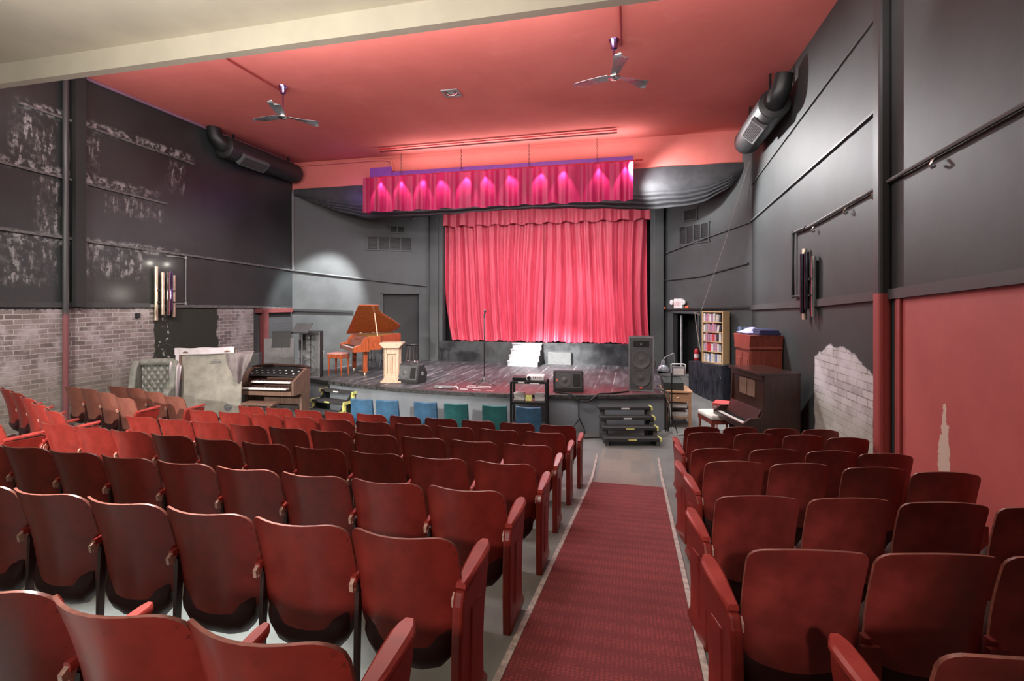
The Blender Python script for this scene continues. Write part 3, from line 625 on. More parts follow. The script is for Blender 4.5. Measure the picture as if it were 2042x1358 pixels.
def monitor(loc, rz, label, w=.62):
    t = thing('floor_monitor', label, 'speaker', loc, rz, 'wedge floor monitors on the stage lip')
    prof = [(0, 0), (.0, .06), (.08, .42), (.26, .42), (.40, .22), (.36, 0)]
    mb = MB().prism(prof, -w / 2, w / 2, 'yz'); obj('cabinet', mb, M['matte_black'], t, .012)
    mt = Matrix.Translation((0, .012, .06)) @ Matrix.Rotation(R(-12.5), 4, 'X')
    mb = MB().bb((-w / 2 + .04, -.012, .02), (w / 2 - .04, .004, .35), mt); g = obj('grille', mb, M['grille'], t, .004)
    mb = MB().lathe([(.14, -.012), (.145, -.02), (.125, -.022), (.09, -.016), (.05, -.018), (.04, -.026), (0, -.03)], (-.08, 0, .18), 26, mt, axis='y'); obj('cone', mb, M['cone'], t, smooth_=True)
    mb = MB().bb((.09, -.022, .06), (w / 2 - .07, -.012, .31), mt); obj('horn', mb, M['black'], t, .008)
    mb = MB().bb((-w / 2 + .06, -.02, .16), (-w / 2 + .11, -.012, .21), mt); obj('badge', mb, M['badge'], t)
    mb = MB()
    for s in (-1, 1): mb.lathe([(.045, -.006), (.05, 0), (.045, .006), (0, .006)], (s * (w / 2 + .003), .2, .22), 14, axis='x')
    obj('pole_cup', mb, M['grey_metal'], t)
monitor((-1.25, 10.33, .73), R(9), 'black wedge floor monitor on the stage lip, right of the cart')
monitor((-5.0, 10.6, .73), R(-12), 'dark wedge floor monitor on the stage lip beside the pale lectern')
# lectern
t = thing('lectern', 'pale wooden lectern with slotted sides near the left of the stage', 'lectern', (-5.42, 10.76, .73), R(16))
mb = MB().bb((-.24, -.2, 0), (.24, .2, .04)).prism([(-.22, .04), (.22, .04), (.15, .14), (-.15, .14)], -.16, .16, 'xz'); obj('base', mb, M['oak'], t, .008)
mb = MB()
for s in (-1, 1): mb.bb((s * .14 - .04, -.14, .12), (s * .14 + .04, -.11, .82)).bb((s * .14 - .04, .11, .12), (s * .14 + .04, .14, .82)).bb((s * .165 - .014, -.14, .12), (s * .165 + .014, -.05, .82)).bb((s * .165 - .014, .05, .12), (s * .165 + .014, .14, .82))
mb.bb((-.12, -.14, .66), (.12, -.11, .82)).bb((-.12, -.14, .12), (.12, -.11, .2)).bb((-.10, -.105, .12), (.10, .10, .80)); mb.bb((-.015, -.15, .2), (.015, -.105, .62))
obj('column', mb, M['oak'], t, .004)
mb = MB().prism([(-.26, .92), (.26, .92), (.26, .89), (.18, .80), (-.18, .80), (-.26, .89)], -.2, .2, 'xz'); obj('top', mb, M['oak'], t, .006)

# ------------------------------------------------------------------ grand piano
t = thing('grand_piano', 'red mahogany baby grand piano with its lid propped open', 'piano', (-7.1, 11.64, .73), R(-45))
def outline(k=1.):
    pts = [(-.72, .0), (-.72, 1.22)]
    for i in range(9): a = PI - PI * .55 * i / 8; pts.append((-.40 + .32 * math.cos(a), 1.22 + .30 * math.sin(a)))
    b0, b1 = pts[-1], (.72, .62)
    for i in range(1, 13):
        q = i / 12; x = lerp(b0[0], b1[0], q); y = lerp(b0[1], b1[1], q) - .13 * math.sin(q * PI) * (1 - q * .35) + .05 * math.sin(q * 2 * PI)
        pts.append((x, y))
    pts.append((.72, 0)); return pts
OUT = outline()
body = [(-.72, .3)] + OUT[1:-1] + [(.72, .3)]
mb = MB().prism(body, .66, 1.0); obj('rim', mb, M['piano_red'], t, .006)
mb = MB()
inner = [(p[0] * .95, .33 + (p[1] - .33) * .95) for p in body]; mb.prism(inner, .995, 1.003); obj('soundboard', mb, mat('gilt plate', (.35, .22, .07), .35, .6), t)
for s in (-1, 1): mb = MB().prism([(-.06, .62), (.34, .62), (.34, .99), (.24, .99), (.18, .93), (.12, .80), (.0, .775), (-.06, .75)], s * .72 - (.06 if s > 0 else 0), s * .72 + (0 if s > 0 else .06), 'yz'); obj('cheek', mb, M['piano_red'], t, .008)
mb = MB().bb((-.66, -.05, .62), (.66, .32, .68)).bb((-.66, -.06, .64), (.66, -.03, .715)); obj('keybed', mb, M['piano_red'], t, .005)
mb = MB().bb((-.65, -.03, .68), (.65, .14, .72)); kb = obj('keyboard', mb, M['ivory'], t)
mb = MB()
for i in range(52):
    if i % 7 in (0, 1, 3, 4, 5) and i < 51: x = -.65 + (i + 1) * 1.3 / 52; mb.bb((x - .006, .04, .72), (x + .006, .14, .732))
obj('black_keys', mb, M['black'], kb)
mb = MB().prism([(.14, .70), (.17, .70), (.22, .86), (.30, .88), (.30, .99), (.27, .99), (.25, .90), (.2, .89)], -.66, .66, 'yz'); obj('fallboard', mb, M['piano_red'], t, .004)
for (x, y) in ((.52, .28), (-.55, .28), (-.42, 1.18)):
    mb = MB().prism([(-.06, .64), (.06, .64), (.055, .40), (.035, .08), (-.035, .08), (-.055, .40)], y - .05, y + .05, 'xz', Matrix.Translation((x, 0, 0))); lg = obj('leg', mb, M['piano_red'], t, .01)
    mb = MB().lathe([(0, 0), (.03, .005), (.035, .04), (.03, .08), (0, .08)], (x, y, 0), 12); obj('caster', mb, M['brass'], lg, smooth_=True)
mb = MB().bb((-.10, .40, .06), (-.07, .43, .64)).bb((.07, .40, .06), (.10, .43, .64)).bb((-.14, .38, .07), (.14, .46, .17)); ly = obj('pedal_lyre', mb, M['piano_red'], t, .006)
mb = MB()
for x in (-.06, 0, .06): mb.bb((x - .015, .26, .05), (x + .015, .40, .065))
obj('pedal', mb, M['brass'], ly)
th = R(32)
mtl = Matrix.Translation((-.72, 0, 1.01)) @ Matrix.Rotation(-th, 4, 'Y') @ Matrix.Translation((.72, 0, 0))
lid = [(-.73, .62)] + [(p[0] * 1.01, p[1] * 1.01) for p in OUT[1:-1]] + [(.735, .62)]
lid = [(-.73, .12)] + [(p[0] * 1.01, p[1] * 1.01) for p in OUT[1:-1]] + [(.735, .12)]
mb = MB().prism(lid, 0, .022, 'xy', mtl); obj('lid', mb, M['piano_red'], t, .004)
pa = mtl @ Vector((.34, .62, 0)); mb = MB().tube([(.66, .56, .99), tuple(pa)], .015, 8); obj('prop_stick', mb, M['oak'], t, smooth_=True)
mb = MB()
for y in (.5, .85): mb.lathe([(0, -.03), (.012, -.03), (.012, .03), (0, .03)], (-.71, y, 1.015), 8, axis='y')
obj('hinge', mb, M['brass'], t)
t = thing('piano_bench', 'red wooden piano bench with a pink padded top, at the grand piano', 'bench', (-7.25, 11.42, .73), R(-8))
mb = MB().box((0, 0, .555), (.46, .34, .05)); obj('cushion', mb, M['pink_cloth'], t, .02, seg=3); mb = MB().box((0, 0, .485), (.44, .32, .09)); obj('apron', mb, M['piano_red'], t, .005)
for sx in (-1, 1):
    for sy in (-1, 1): mb = MB().tube([(sx * .19, sy * .13, .45), (sx * .2, sy * .135, 0)], [.028, .018], 8); obj('leg', mb, M['piano_red'], t, smooth_=True)
def stool(loc, h, m, fm, label, name='bar_stool'):
    t = thing(name, label, 'stool', loc); mb = MB().lathe([(0, h - .05), (.16, h - .05), (.175, h - .02), (.16, h), (0, h + .005)], n=20); obj('seat', mb, m, t, smooth_=True)
    for k in range(4): a = PI / 4 + k * PI / 2; mb = MB().tube([(.10 * math.cos(a), .10 * math.sin(a), h - .05), (.2 * math.cos(a), .2 * math.sin(a), 0)], .011, 8); obj('leg', mb, fm, t, smooth_=True)
    mb = MB().tube([(.165 * math.cos(k * PI / 12), .165 * math.sin(k * PI / 12), h * .35) for k in range(25)], .009, 6); obj('foot_ring', mb, fm, t, smooth_=True)
stool((-5.85, 12.75, .73), .72, M['black'], M['chrome'], 'chrome-legged bar stool behind the grand piano and lectern')
stool((-7.25, 13.0, .73), .6, M['teal_cloth'], M['grey_metal'], 'blue-topped stool half hidden behind the grand piano, nearer the bench')
stool((-6.9, 13.3, .73), .6, M['teal_cloth'], M['grey_metal'], 'blue-topped stool half hidden behind the grand piano legs, nearer the lectern')

# microphone stands
t = thing('microphone_stand', 'black tripod microphone stand on the stage before the curtain', 'microphone stand', (-3.2, 10.8, .73))
mb = MB().tube([(0, 0, .12), (0, 0, 1.5)], .011, 8); obj('pole', mb, M['black'], t, smooth_=True)
mb = MB().lathe([(0, .08), (.03, .08), (.035, .12), (.02, .18), (0, .18)], n=12); obj('hub', mb, M['grey_metal'], t, smooth_=True)
for a in (200, 250, 345): mb = MB().tube([(0, 0, .13), (.28 * math.cos(R(a)), .28 * math.sin(R(a)), .012)], .01, 8); obj('leg', mb, M['black'], t, smooth_=True)
mb = MB().tube([(0, 0, 1.48), (.0, -.01, 1.54), (.02, -.03, 1.60)], [.014, .016, .019], 10); obj('clip', mb, M['black'], t, smooth_=True)
mb = MB().tube([(.005, -.012, 1.55), (.03, -.05, 1.63), (.034, -.056, 1.645), (.042, -.066, 1.67), (.045, -.07, 1.685)], [.014, .018, .027, .027, .012], 12); o = obj('microphone', mb, M['black'], smooth_=True, loc=(-3.2, 10.8, .73)); tag(o, 'dark handheld microphone clipped atop the stage stand', 'microphone')
t = thing('microphone_stand', 'thin black stand standing on the floor before the sound desk', 'microphone stand', (.79, 10.42, 0))
mb = MB().tube([(0, 0, .1), (0, 0, 1.18)], .012, 8); obj('pole', mb, M['black'], t, smooth_=True)
for a in (200, 320, 80): mb = MB().tube([(0, 0, .35), (.13 * math.cos(R(a)), .13 * math.sin(R(a)), .012)], .009, 8); obj('leg', mb, M['black'], t, smooth_=True)
# tape marks and power strip on the stage lip
mb = MB()
for a, b in (((0, 0), (.52, .0)), ((0, .2), (.52, .2)), ((0, 0), (0, .2)), ((.52, 0), (.52, .2))): mb.bb((min(a[0], b[0]) - .015, min(a[1], b[1]) - .015, 0), (max(a[0], b[0]) + .015, max(a[1], b[1]) + .015, .003))
o = obj('tape_mark', mb, M['paper'], loc=(-3.5, 10.42, .731)); tag(o, 'white tape rectangle on the stage under the microphone stand', 'tape')
for i, x in enumerate((-3.55, -3.25, -2.95)):
    mb = MB().bb((0, 0, 0), (.17, .07, .003)); o = obj('tape_strip', mb, M['rag_white'] if i < 2 else M['pink_cloth'], loc=(x, 10.13 - .03 * i, .731)); tag(o, '%s pale tape strip from the left on the stage edge' % ORD[i], 'tape')
t = thing('power_strip', 'grey metal power strip lying on the stage lip', 'power strip', (-3.9, 10.12, .737), R(6)); mb = MB().bb((-.2, -.04, 0), (.2, .04, .06)); obj('casing', mb, M['grey_metal'], t, .01)
mb = MB().bb((-.1, -.043, .02), (-.03, -.038, .045)); obj('socket_label', mb, M['paper'], t); mb = MB().tube([(.2, 0, .03), (.27, -.0, .05), (.32, -.05, .03), (.34, -.10, .0)], .014, 8); obj('plug', mb, M['white'], t, smooth_=True)

# equipment cart
t = thing('equipment_cart', 'black open equipment cart before the stage', 'cart', (-1.89, 9.45, 0), R(6)); cw, cd = .33, .22
for sx in (-1, 1):
    for sy in (-1, 1):
        mb = MB().bb((sx * cw - .022, sy * cd - .022, .06), (sx * cw + .022, sy * cd + .022, 1.08)); obj('post', mb, M['black'], t, .004)
        mb = MB().lathe([(0, -.02), (.035, -.02), (.035, .02), (0, .02)], (sx * cw, sy * cd, .035), 14, axis='x'); obj('caster', mb, M['grey_metal'], t, smooth_=True)
for z, nm in ((1.05, 'top_shelf'), (.66, 'middle_shelf'), (.22, 'bottom_shelf')): mb = MB().bb((-cw, -cd, z), (cw, cd, z + .045)); obj(nm, mb, M['black'], t, .004)
mb = MB().bb((-.20, -.224, 1.06), (-.08, -.22, 1.085)).bb((.02, -.226, 1.045), (.2, -.222, 1.07)); obj('tape_label', mb, M['paper'], t)
ct = Matrix.Translation((-1.89, 9.45, 0)) @ Matrix.Rotation(R(6), 4, 'Z'); W = lambda x, y, z: tuple(ct @ Vector((x, y, z)))
p = thing('projector', 'white projector on the right of the cart top', 'projector', W(.12, -.03, 1.096), R(6)); mb = MB().bb((-.17, -.13, 0), (.17, .13, .10)); obj('casing', mb, M['white'], p, .025, seg=3)
mb = MB().lathe([(.035, -.15), (.035, -.12), (0, -.12)], (-.12, 0, .055), 14, axis='y'); obj('lens', mb, M['black'], p); mb = MB()
for i in range(5): mb.bb((-.04 + i * .035, -.134, .05), (-.025 + i * .035, -.129, .075))
obj('ports', mb, M['black'], p)
mb = MB().bb((-.15, -.14, 0), (.15, .14, .06)); o = obj('media_player', mb, M['black'], None, .008, loc=W(-.17, .0, 1.096), rotz=R(6)); tag(o, 'black media player box on the left of the cart top', 'player')
for i, (x, y, w, h, m, lb, nm, ca) in enumerate(((-.2, .02, .2, .14, 'paper', 'stack of grey-white papers at left on the cart shelf', 'paper_stack', 'papers'), (-.01, -.06, .12, .11, 'yellow', 'yellow box in the middle of the cart shelf', 'yellow_box', 'box'), (.19, .02, .18, .13, 'paper', 'pale papers at right on the cart shelf', 'paper_stack', 'papers'))):
    mb = MB()
    if nm == 'paper_stack':
        for k in range(6): mb.bb((-w / 2, -.09, k * h / 6), (w / 2, .09, k * h / 6 + h / 7), Matrix.Rotation(R(random.uniform(-9, 9)), 4, 'Z'))
    else: mb.bb((-w / 2, -.06, 0), (w / 2, .06, h))
    o = obj(nm, mb, M[m], None, .003, loc=W(x, y, .706), rotz=R(6)); tag(o, lb, ca)

# portable steps at the stage front
def steps(loc, rz, w, label, n, rise, run, yel):
    t = thing('stage_steps', label, 'steps', loc, rz, 'black portable steps at the stage front')
    for i in range(n):
        z = rise * (i + 1); y0 = -run * (n - i); y1 = y0 + run + .03
        mb = MB().bb((-w / 2, y0, z - .055), (w / 2, y1, z)); tr = obj('tread', mb, M['tread'], t, .006)
        mb = MB().bb((-w * .08, y0 - .003, z - .042), (w * .07, y0, z - .012)); obj('front_tape', mb, M['paper'] if i > 1 else M['yellow'], tr)
        for s in (-1, 1) if yel else (1,): mb = MB().bb((s * (w / 2 - .013) - .017, y0 - .004, z - .056), (s * (w / 2 - .013) + .017, y1 - .02, z + .003)); obj('edge_tape', mb, M['yellow'], tr)
        for s in (-1, 1): mb = MB().bb((s * (w / 2 - .05) - .035, y0 + .03, 0), (s * (w / 2 - .05) + .035, y0 + .09, z - .05)); obj('post', mb, M['stair_grey'] if not yel else M['yellow'], t, .004)
    for s in (-1, 1): mb = MB().prism([(-run * n + .05, 0), (-.02, 0), (-.02, rise * n - .06), (-run + .05, rise * n - .06)], s * (w / 2 - .1) - .012, s * (w / 2 - .1) + .012, 'yz'); obj('stringer', mb, M['matte_black'], t)
steps((-.14, 10.0, 0), R(13), 1.02, 'black carpeted steps at the right of the stage front, beside the aisle', 4, .145, .2, False)
steps((-6.5, 10.48, 0), R(-12), 1.0, 'yellow-taped black steps at the left of the stage front, beside the organ', 3, .19, .27, True)

# ------------------------------------------------------------------ left corner
ORG_W = .68
t = thing('electric_organ', 'walnut electric organ with two keyboards by the left wall', 'organ', (-7.55, 9.33, 0), R(4))
w = .68
for x in (w - .05, -w): mb = MB().prism([(-.24, .62), (.38, .62), (.38, 1.13), (.2, 1.13), (-.24, .92)], x, x + .05, 'yz'); obj('side_panel', mb, M['organ_wood'], t, .006)
mb = MB().bb((-w + .05, .30, .3), (w - .05, .38, 1.14)).bb((-w, .06, .0), (-w + .06, .36, .62)).bb((w - .06, .06, 0), (w, .36, .62)).bb((-w + .05, -.26, .62), (w - .05, .3, .70)); obj('case', mb, M['organ_wood'], t, .006)
def hood(u, v): x = lerp(-w + .05, w - .05, u); return (x, lerp(.02, .34, v) + .1 * (1 - v) * (2 * u - 1) ** 2, lerp(.96, 1.13, v) + .03 * (1 - (2 * u - 1) ** 2))
mb = MB(); mb.grid(hood, 16, 4, .03, (0, .5, .8)); hp = obj('control_panel', mb, M['black'], t, smooth_=True)
mb = MB()
for k in range(16):
    u = (k + .8) / 17.5; p_ = Vector(hood(u, .28 + .3 * (k % 2))); mb.box((p_.x, p_.y - .012, p_.z), (.035, .02, .025))
obj('stop_tabs', mb, M['white'], hp)
mb = MB(); mb.grid(lambda u, v: (lerp(-w, w, u), lerp(.30, .42, v), 1.13 + .05 * (1 - (2 * u - 1) ** 4)), 16, 2, .03, (0, 0, 1)); obj('music_ledge', mb, M['mahogany'], t, smooth_=True)
for i, (y, z, a) in enumerate(((-.06, .86, .1), (-.2, .74, .0))):
    mb = MB().bb((-.5 + a, y - .06, z), (.52, y + .06, z + .035)); kb = obj('keyboard', mb, M['ivory'], t)
    mb = MB()
    for k in range(34):
        if k % 7 in (0, 1, 3, 4, 5): x = -.48 + a + k * .029; mb.bb((x - .006, y - .0, z + .035), (x + .006, y + .06, z + .047))
    obj('black_keys', mb, M['black'], kb); mb = MB().bb((-.55, y + .06, z - .02), (.56, y + .09, z + .07)); obj('rail', mb, M['mahogany'], t)
t = thing('organ_bench', 'walnut bench tucked before the electric organ', 'bench', (-7.42, 8.86, 0), R(6)); mb = MB().box((0, 0, .5), (.7, .28, .05)); obj('seat', mb, M['organ_wood'], t, .006)
for s in (-1, 1): mb = MB().prism([(s * .24 - .04, .48), (s * .24 + .04, .48), (s * .31 + .03, 0), (s * .31 - .03, 0)], -.11, .11, 'xz'); obj('leg', mb, M['organ_wood'], t, .005)
mb = MB().box((0, 0, .3), (.5, .02, .08)); obj('stretcher', mb, M['organ_wood'], t)
# tufted armchair
t = thing('tufted_armchair', 'tall grey-green tufted armchair against the brick wall', 'armchair', (-9.08, 7.9, fz(-9, 7.8)), R(24))
def tuft(u, v):
    x = (u - .5) * .56; a = math.cos(u * 5 * 2 * PI + (PI if int(v * 8) % 2 else 0)); b = math.sin(v * 8 * PI)
    return (x, .24 - .03 * abs(math.sin(u * 5 * PI + v * 8 * PI * .5)) * abs(math.sin(u * 5 * PI - v * 8 * PI * .5)) - .02, lerp(.42, 1.12, v))
mb = MB(); mb.grid(tuft, 40, 48, .1, (0, 1, 0)); bk = obj('backrest', mb, M['armchair'], t, smooth_=True)
mb = MB(); mb.tube([(-.30 + .60 * k / 20, .24, 1.18) for k in range(21)], [.075 + .006 * abs(math.sin(k * PI / 4)) for k in range(21)], 14); obj('top_roll', mb, M['armchair'], bk, smooth_=True)
for s in (-1, 1):
    mb = MB().prism([(.30, .05), (.30, 1.2), (.12, 1.24), (.02, 1.1), (-.05, .75), (-.30, .66), (-.32, .05)], s * .35 - .06, s * .35 + .06, 'yz'); obj('wing_arm', mb, M['armchair'], t, .03, seg=3)
mb = MB().bb((-.29, -.32, .28), (.29, .2, .46)); obj('seat_cushion', mb, M['armchair'], t, .04, seg=3); mb = MB().bb((-.35, -.3, .08), (.35, .3, .28)); obj('base', mb, M['armchair'], t, .01)
for sx in (-1, 1):
    for sy in (-1, 1): mb = MB().lathe([(0, 0), (.02, 0), (.035, .09), (0, .09)], (sx * .31, sy * .25, 0), 10); obj('foot', mb, M['mahogany'], t)
# framed board with torn fabric
t = thing('framed_board', 'big stained beige framed panel standing before the organ', 'panel', (-8.33, 8.5, fz(-8.4, 8.4)), R(32))
mb = MB(); pts = [(-.50, .05), (.50, .05), (.57, .2), (.58, .75), (.50, 1.0), (.49, 1.42), (-.50, 1.42)]; mb.prism(pts, 0, .05, 'xz'); obj('panel', mb, M['board'], t, .012)
mb = MB().bb((-.55, -.03, 1.38), (.46, .07, 1.46)).bb((-.56, -.03, .85), (-.49, .07, 1.46)); obj('frame', mb, M['organ_wood'], t, .008)
mb = MB(); mb.grid(lambda u, v: (lerp(-.6, .45, u), -.045 + .02 * math.sin(u * 9) - .01 * v, 1.36 + .09 * v + (.008 * math.sin(u * 14 + v) + .04) * v), 30, 3, .008, (0, 1, 0))
mb.grid(lambda u, v: (-.585 + .06 * u, -.045, lerp(.8, 1.48, v)), 3, 10, .008, (0, 1, 0)); obj('torn_border', mb, M['rag_white'], t, smooth_=True)
mb = MB().lathe([(0, -.004), (.06, -.004), (.075, 0), (0, 0)], (.33, -.0, .25), 12, axis='y').box((.1, -.003, 1.20), (.2, .006, .012)).box((.1, -.003, 1.17), (.2, .006, .012)).box((.1, -.003, 1.23), (.16, .006, .012)); obj('patch', mb, M['stair_grey'], t)
def rag(name, loc, rz, w, h, m, label, seed):
    rnd = random.Random(seed); a, b = rnd.uniform(0, 6), rnd.uniform(0, 6)
    mb = MB(); mb.grid(lambda u, v: ((u - .5) * w * (1 - .55 * v * (.6 + .4 * math.sin(u * 4 + a))), .05 * math.sin(u * 11 + a + v * 2) - .04 * math.sin(v * PI) - (.12 * (1 - v * 6) ** 2 * -1 if v < .16 else 0), -h * v * (.75 + .3 * math.sin(u * 5 + b))), 26, 16, .006, (0, 1, 0))
    o = obj(name, mb, m, smooth_=True, loc=loc, rotz=rz); tag(o, label, 'cloth')
rag('draped_cloth', (-7.84, 8.76, 1.56), R(32), .52, .62, M['cloth_grey'], 'mauve-grey cloth hung over the right corner of the beige panel', 2)
rag('draped_cloth', (-8.76, 8.12, 1.40), R(40), .2, .95, M['rag_white'], 'pale lilac cloth hanging off the left side of the beige panel', 5)
# music stands, flat panel and low case behind the organ
def music_stand(loc, rz, h, tilt, label, m):
    t = thing('music_stand', label, 'music stand', loc, rz); mb = MB().tube([(0, 0, .05), (0, 0, h)], .012, 8); obj('pole', mb, M['grey_metal'], t, smooth_=True)
    mt = Matrix.Translation((0, 0, h)) @ Matrix.Rotation(R(tilt), 4, 'X'); mb = MB().bb((-.2, -.008, -.18), (.2, .008, .2), mt).bb((-.2, -.05, -.19), (.2, .008, -.175), mt); obj('desk', mb, m, t, .004)
    for a in (90, 210, 330): mb = MB().tube([(0, 0, .1), (.16 * math.cos(R(a)), .16 * math.sin(R(a)), .01)], .01, 6); obj('leg', mb, M['black'], t, smooth_=True)
music_stand((-7.92, 10.12, 0), R(25), 1.72, -12, 'dark music stand behind the organ, its desk upright', M['matte_black'])
music_stand((-7.66, 10.52, 0), R(12), 1.96, -55, 'taller music stand behind the organ, its desk tilted nearly flat', M['cone'])
mb = MB().bb((-.36, 0, 0), (.36, .04, 1.66)); o = obj('grey_panel', mb, mat('grey flat', (.20, .20, .20), .7), None, .006, loc=(-8.75, 11.1, 0), rotz=R(24)); tag(o, 'plain grey flat panel standing behind the organ and music stand', 'panel')
mb = MB().bb((-.45, 0, 0), (.45, .25, 1.38)); o = obj('low_case', mb, mat('slate case', (.07, .07, .072), .6), None, .01, loc=(-8.95, 9.95, 0), rotz=R(24)); tag(o, 'dark slate case under the brick wall behind the organ', 'case')
# red post by the brick end
mb = MB().bb((XL, 11.75, 0), (XL + .12, 11.95, 2.36)).bb((XL, 11.55, 2.3), (XL + .1, 13.0, 2.42)); struct('trim_30', mb, mat('dull red timber', (.13, .03, .03), .6))
mb = MB().bb((XL, 8.2, 2.26), (XL + .07, 8.27, 2.36)); o = obj('wall_socket', mb, M['black'], None, .008); tag(o, 'small black box on the brick wall left of the tube sconce', 'wall box')

# ------------------------------------------------------------------ wall sconces
def sconce(loc, side, label):
    t = thing('tube_sconce', label, 'wall lamp', loc, R(90 if side > 0 else -90), 'tube wall sconces')     # local -y points into the room
    mb = MB().bb((-.16, -.03, -.3), (.16, 0, .4)); obj('back_plate', mb, M['black'], t)
    for i, (x, y, z0, z1, r, m) in enumerate(((-.22, -.07, -.52, .62, .036, 'brass'), (-.12, -.13, -.40, .50, .036, 'brass' if side > 0 else 'gunmetal'), (-.02, -.16, -.42, .52, .036, 'chrome' if side > 0 else 'gunmetal'), (.08, -.13, -.34, .54, .036, 'violet_chrome' if side > 0 else 'gunmetal'), (.20, -.07, -.46, .46, .036, 'brass' if side > 0 else 'chrome'))):
        mb = MB().tube([(x, y, z0), (x, y, z1)], r, 16, caps=False); obj('tube', mb, M[m], t, smooth_=True)
    for x in (-.2, .18): mb = MB().lathe([(0, -.02), (.02, -.015), (.02, .02), (0, .02)], (x, -.07, .2), 10); obj('lamp', mb, M['white'], t, smooth_=True)
    mb = MB().bb((-.22, -.13, .1), (.2, -.02, .13)).bb((-.22, -.13, -.15), (.2, -.02, -.12)); obj('bracket', mb, M['black'], t)
sconce((XL, 8.83, 2.72), 1, 'gleaming brass tube sconce on the left wall above the bare plaster')
sconce((XR, 8.72, 2.82), -1, 'dark tube sconce on the right wall above the upright piano')
def conduit(pts, label, m, r=.018):
    mb = MB().tube(pts, r, 8)
    for p in pts[1:-1]: mb.lathe([(0, -.03), (.028, -.03), (.028, .03), (0, .03)], p, 10)
    o = obj('conduit', mb, m, smooth_=True); tag(o, label, 'conduit')
conduit([(XL + .03, 8.9, 3.6), (XL + .03, 9.38, 3.6), (XL + .03, 9.38, 2.56), (XL + .03, 9.1, 2.56)], 'thin pale conduit looping down beside the left tube sconce', M['grey_metal'], .012)
conduit([(XR - .05, 8.95, 3.78), (XR - .05, 9.6, 3.78), (XR - .05, 9.6, 2.68), (XR - .05, 9.1, 2.68)], 'black conduit looping down beside the right tube sconce', M['black'], .028)
for i, (y, z) in enumerate(((8.6, 3.76), (7.4, 3.83), (6.62, 3.87), (5.45, 3.92))):
    mb = MB().tube([(XR - .05, y, z - .02), (XR - .08, y, z - .07), (XR - .06, y, z - .1), (XR - .03, y, z - .08)], .012, 8); o = obj('rail_hook', mb, M['chrome'], smooth_=True); tag(o, 'shiny hook under the right wall rail, %s from the sconce' % ORD[i], 'hook', 'hooks on the right wall rail')

# ------------------------------------------------------------------ ducts and ceiling fittings
def duct(x, y0, y1, z, r, s, label):
    t = thing('air_duct', label, 'duct', (x, 0, 0)); mb = MB(); n = 24
    mb.lathe([(0, y1), (r * .6, y1), (r * .92, y1 - .05), (r, y1 - .16), (r, y0 + .02), (r * .9, y0), (0, y0)], (0, 0, z), 28, axis='y'); obj('pipe', mb, mat('black duct paint', (.02, .02, .021), .45), t, smooth_=True)
    mt = Matrix.Translation((0, 0, z)) @ Matrix.Rotation(s * R(40), 4, 'Y')
    mb = MB().bb((-.15, y0 + .35, -r - .05), (.15, y0 + 1.25, -r + .06), mt); obj('register', mb, mat('duct grille frame', (.12, .12, .12), .5), t, .006)
    mb = MB()
    for k in range(8): mb.bb((-.12 + k * .03, y0 + .4, -r - .055), (-.105 + k * .03, y0 + 1.2, -r - .045), mt)
    obj('louvre', mb, M['black'], t)
    for yy in (y0 + .3, y1 - .4): mb = MB().bb((-.02, yy, z + r - .02), (.02, yy + .03, CEIL)); obj('hanger', mb, M['black'], t)
    mb = MB().tube([(0, y0 + .1, z + .02), (0, y0 - .05, z + .05), (s * .06, y0 - .16, z + .18), (s * .1, y0 - .2, z + .42)], [r * .7, r * .66, r * .6, r * .55], 18); obj('elbow', mb, M['black'], t, smooth_=True)
duct(2.48, 9.7, 12.0, 6.10, .27, 1, 'round black air duct under the ceiling on the right wall')
duct(-9.60, 10.2, 12.95, 6.36, .27, -1, 'round black air duct under the ceiling on the left wall')
def fan(x, y, a0, label):
    t = thing('ceiling_fan', label, 'ceiling fan', (x, y, 0), 0, 'three-bladed ceiling fans')
    mb = MB().lathe([(0, 6.60), (.05, 6.62), (.06, 6.70), (.085, 6.76), (0, 6.76)], n=18); obj('canopy', mb, M['violet_chrome'], t, smooth_=True)
    mb = MB().tube([(0, 0, 6.24), (0, 0, 6.64)], .014, 8); obj('downrod', mb, M['violet_chrome'], t, smooth_=True)
    mb = MB().lathe([(0, 6.13), (.06, 6.135), (.095, 6.16), (.10, 6.19), (.085, 6.22), (.05, 6.24), (.045, 6.27), (0, 6.28)], n=24); obj('motor', mb, M['chrome'], t, smooth_=True)
    for k in range(3):
        a = a0 + k * 2 * PI / 3; mt = Matrix.Translation((0, 0, 6.18)) @ Matrix.Rotation(a, 4, 'Z') @ Matrix.Rotation(R(11), 4, 'X')
        mb = MB(); mb.grid(lambda u, v: tuple(mt @ Vector((lerp(.09, .68, u), (v - .5) * (.14 + .085 * u) * (math.sqrt(max(.02, 1 - max(0, (u - .9) / .1) ** 2))) + .02 * u, -.045 * u * u * (2 * v - 1)))), 18, 6, .006, (0, 0, 1)); obj('blade', mb, M['blade'], t, smooth_=True)
fan(-.26, 8.16, R(-80), 'three-bladed metal ceiling fan nearer the right wall')
fan(-6.55, 8.42, R(-68), 'three-bladed metal ceiling fan nearer the left wall')
t = thing('recessed_downlight', 'small square recessed lamp in the red ceiling between the fans', 'ceiling lamp', (-3.48, 9.45, CEIL)); mb = MB()
for s in (-1, 1): mb.bb((s * .15 - .02, -.17, -.02), (s * .15 + .02, .17, .0)).bb((-.13, s * .15 - .02, -.02), (.13, s * .15 + .02, 0))
obj('trim', mb, M['grey_metal'], t, .004); mb = MB().lathe([(0, -.05), (.06, -.045), (.10, -.02), (.115, 0), (0, 0)], n=22); obj('reflector', mb, M['chrome'], t, smooth_=True)
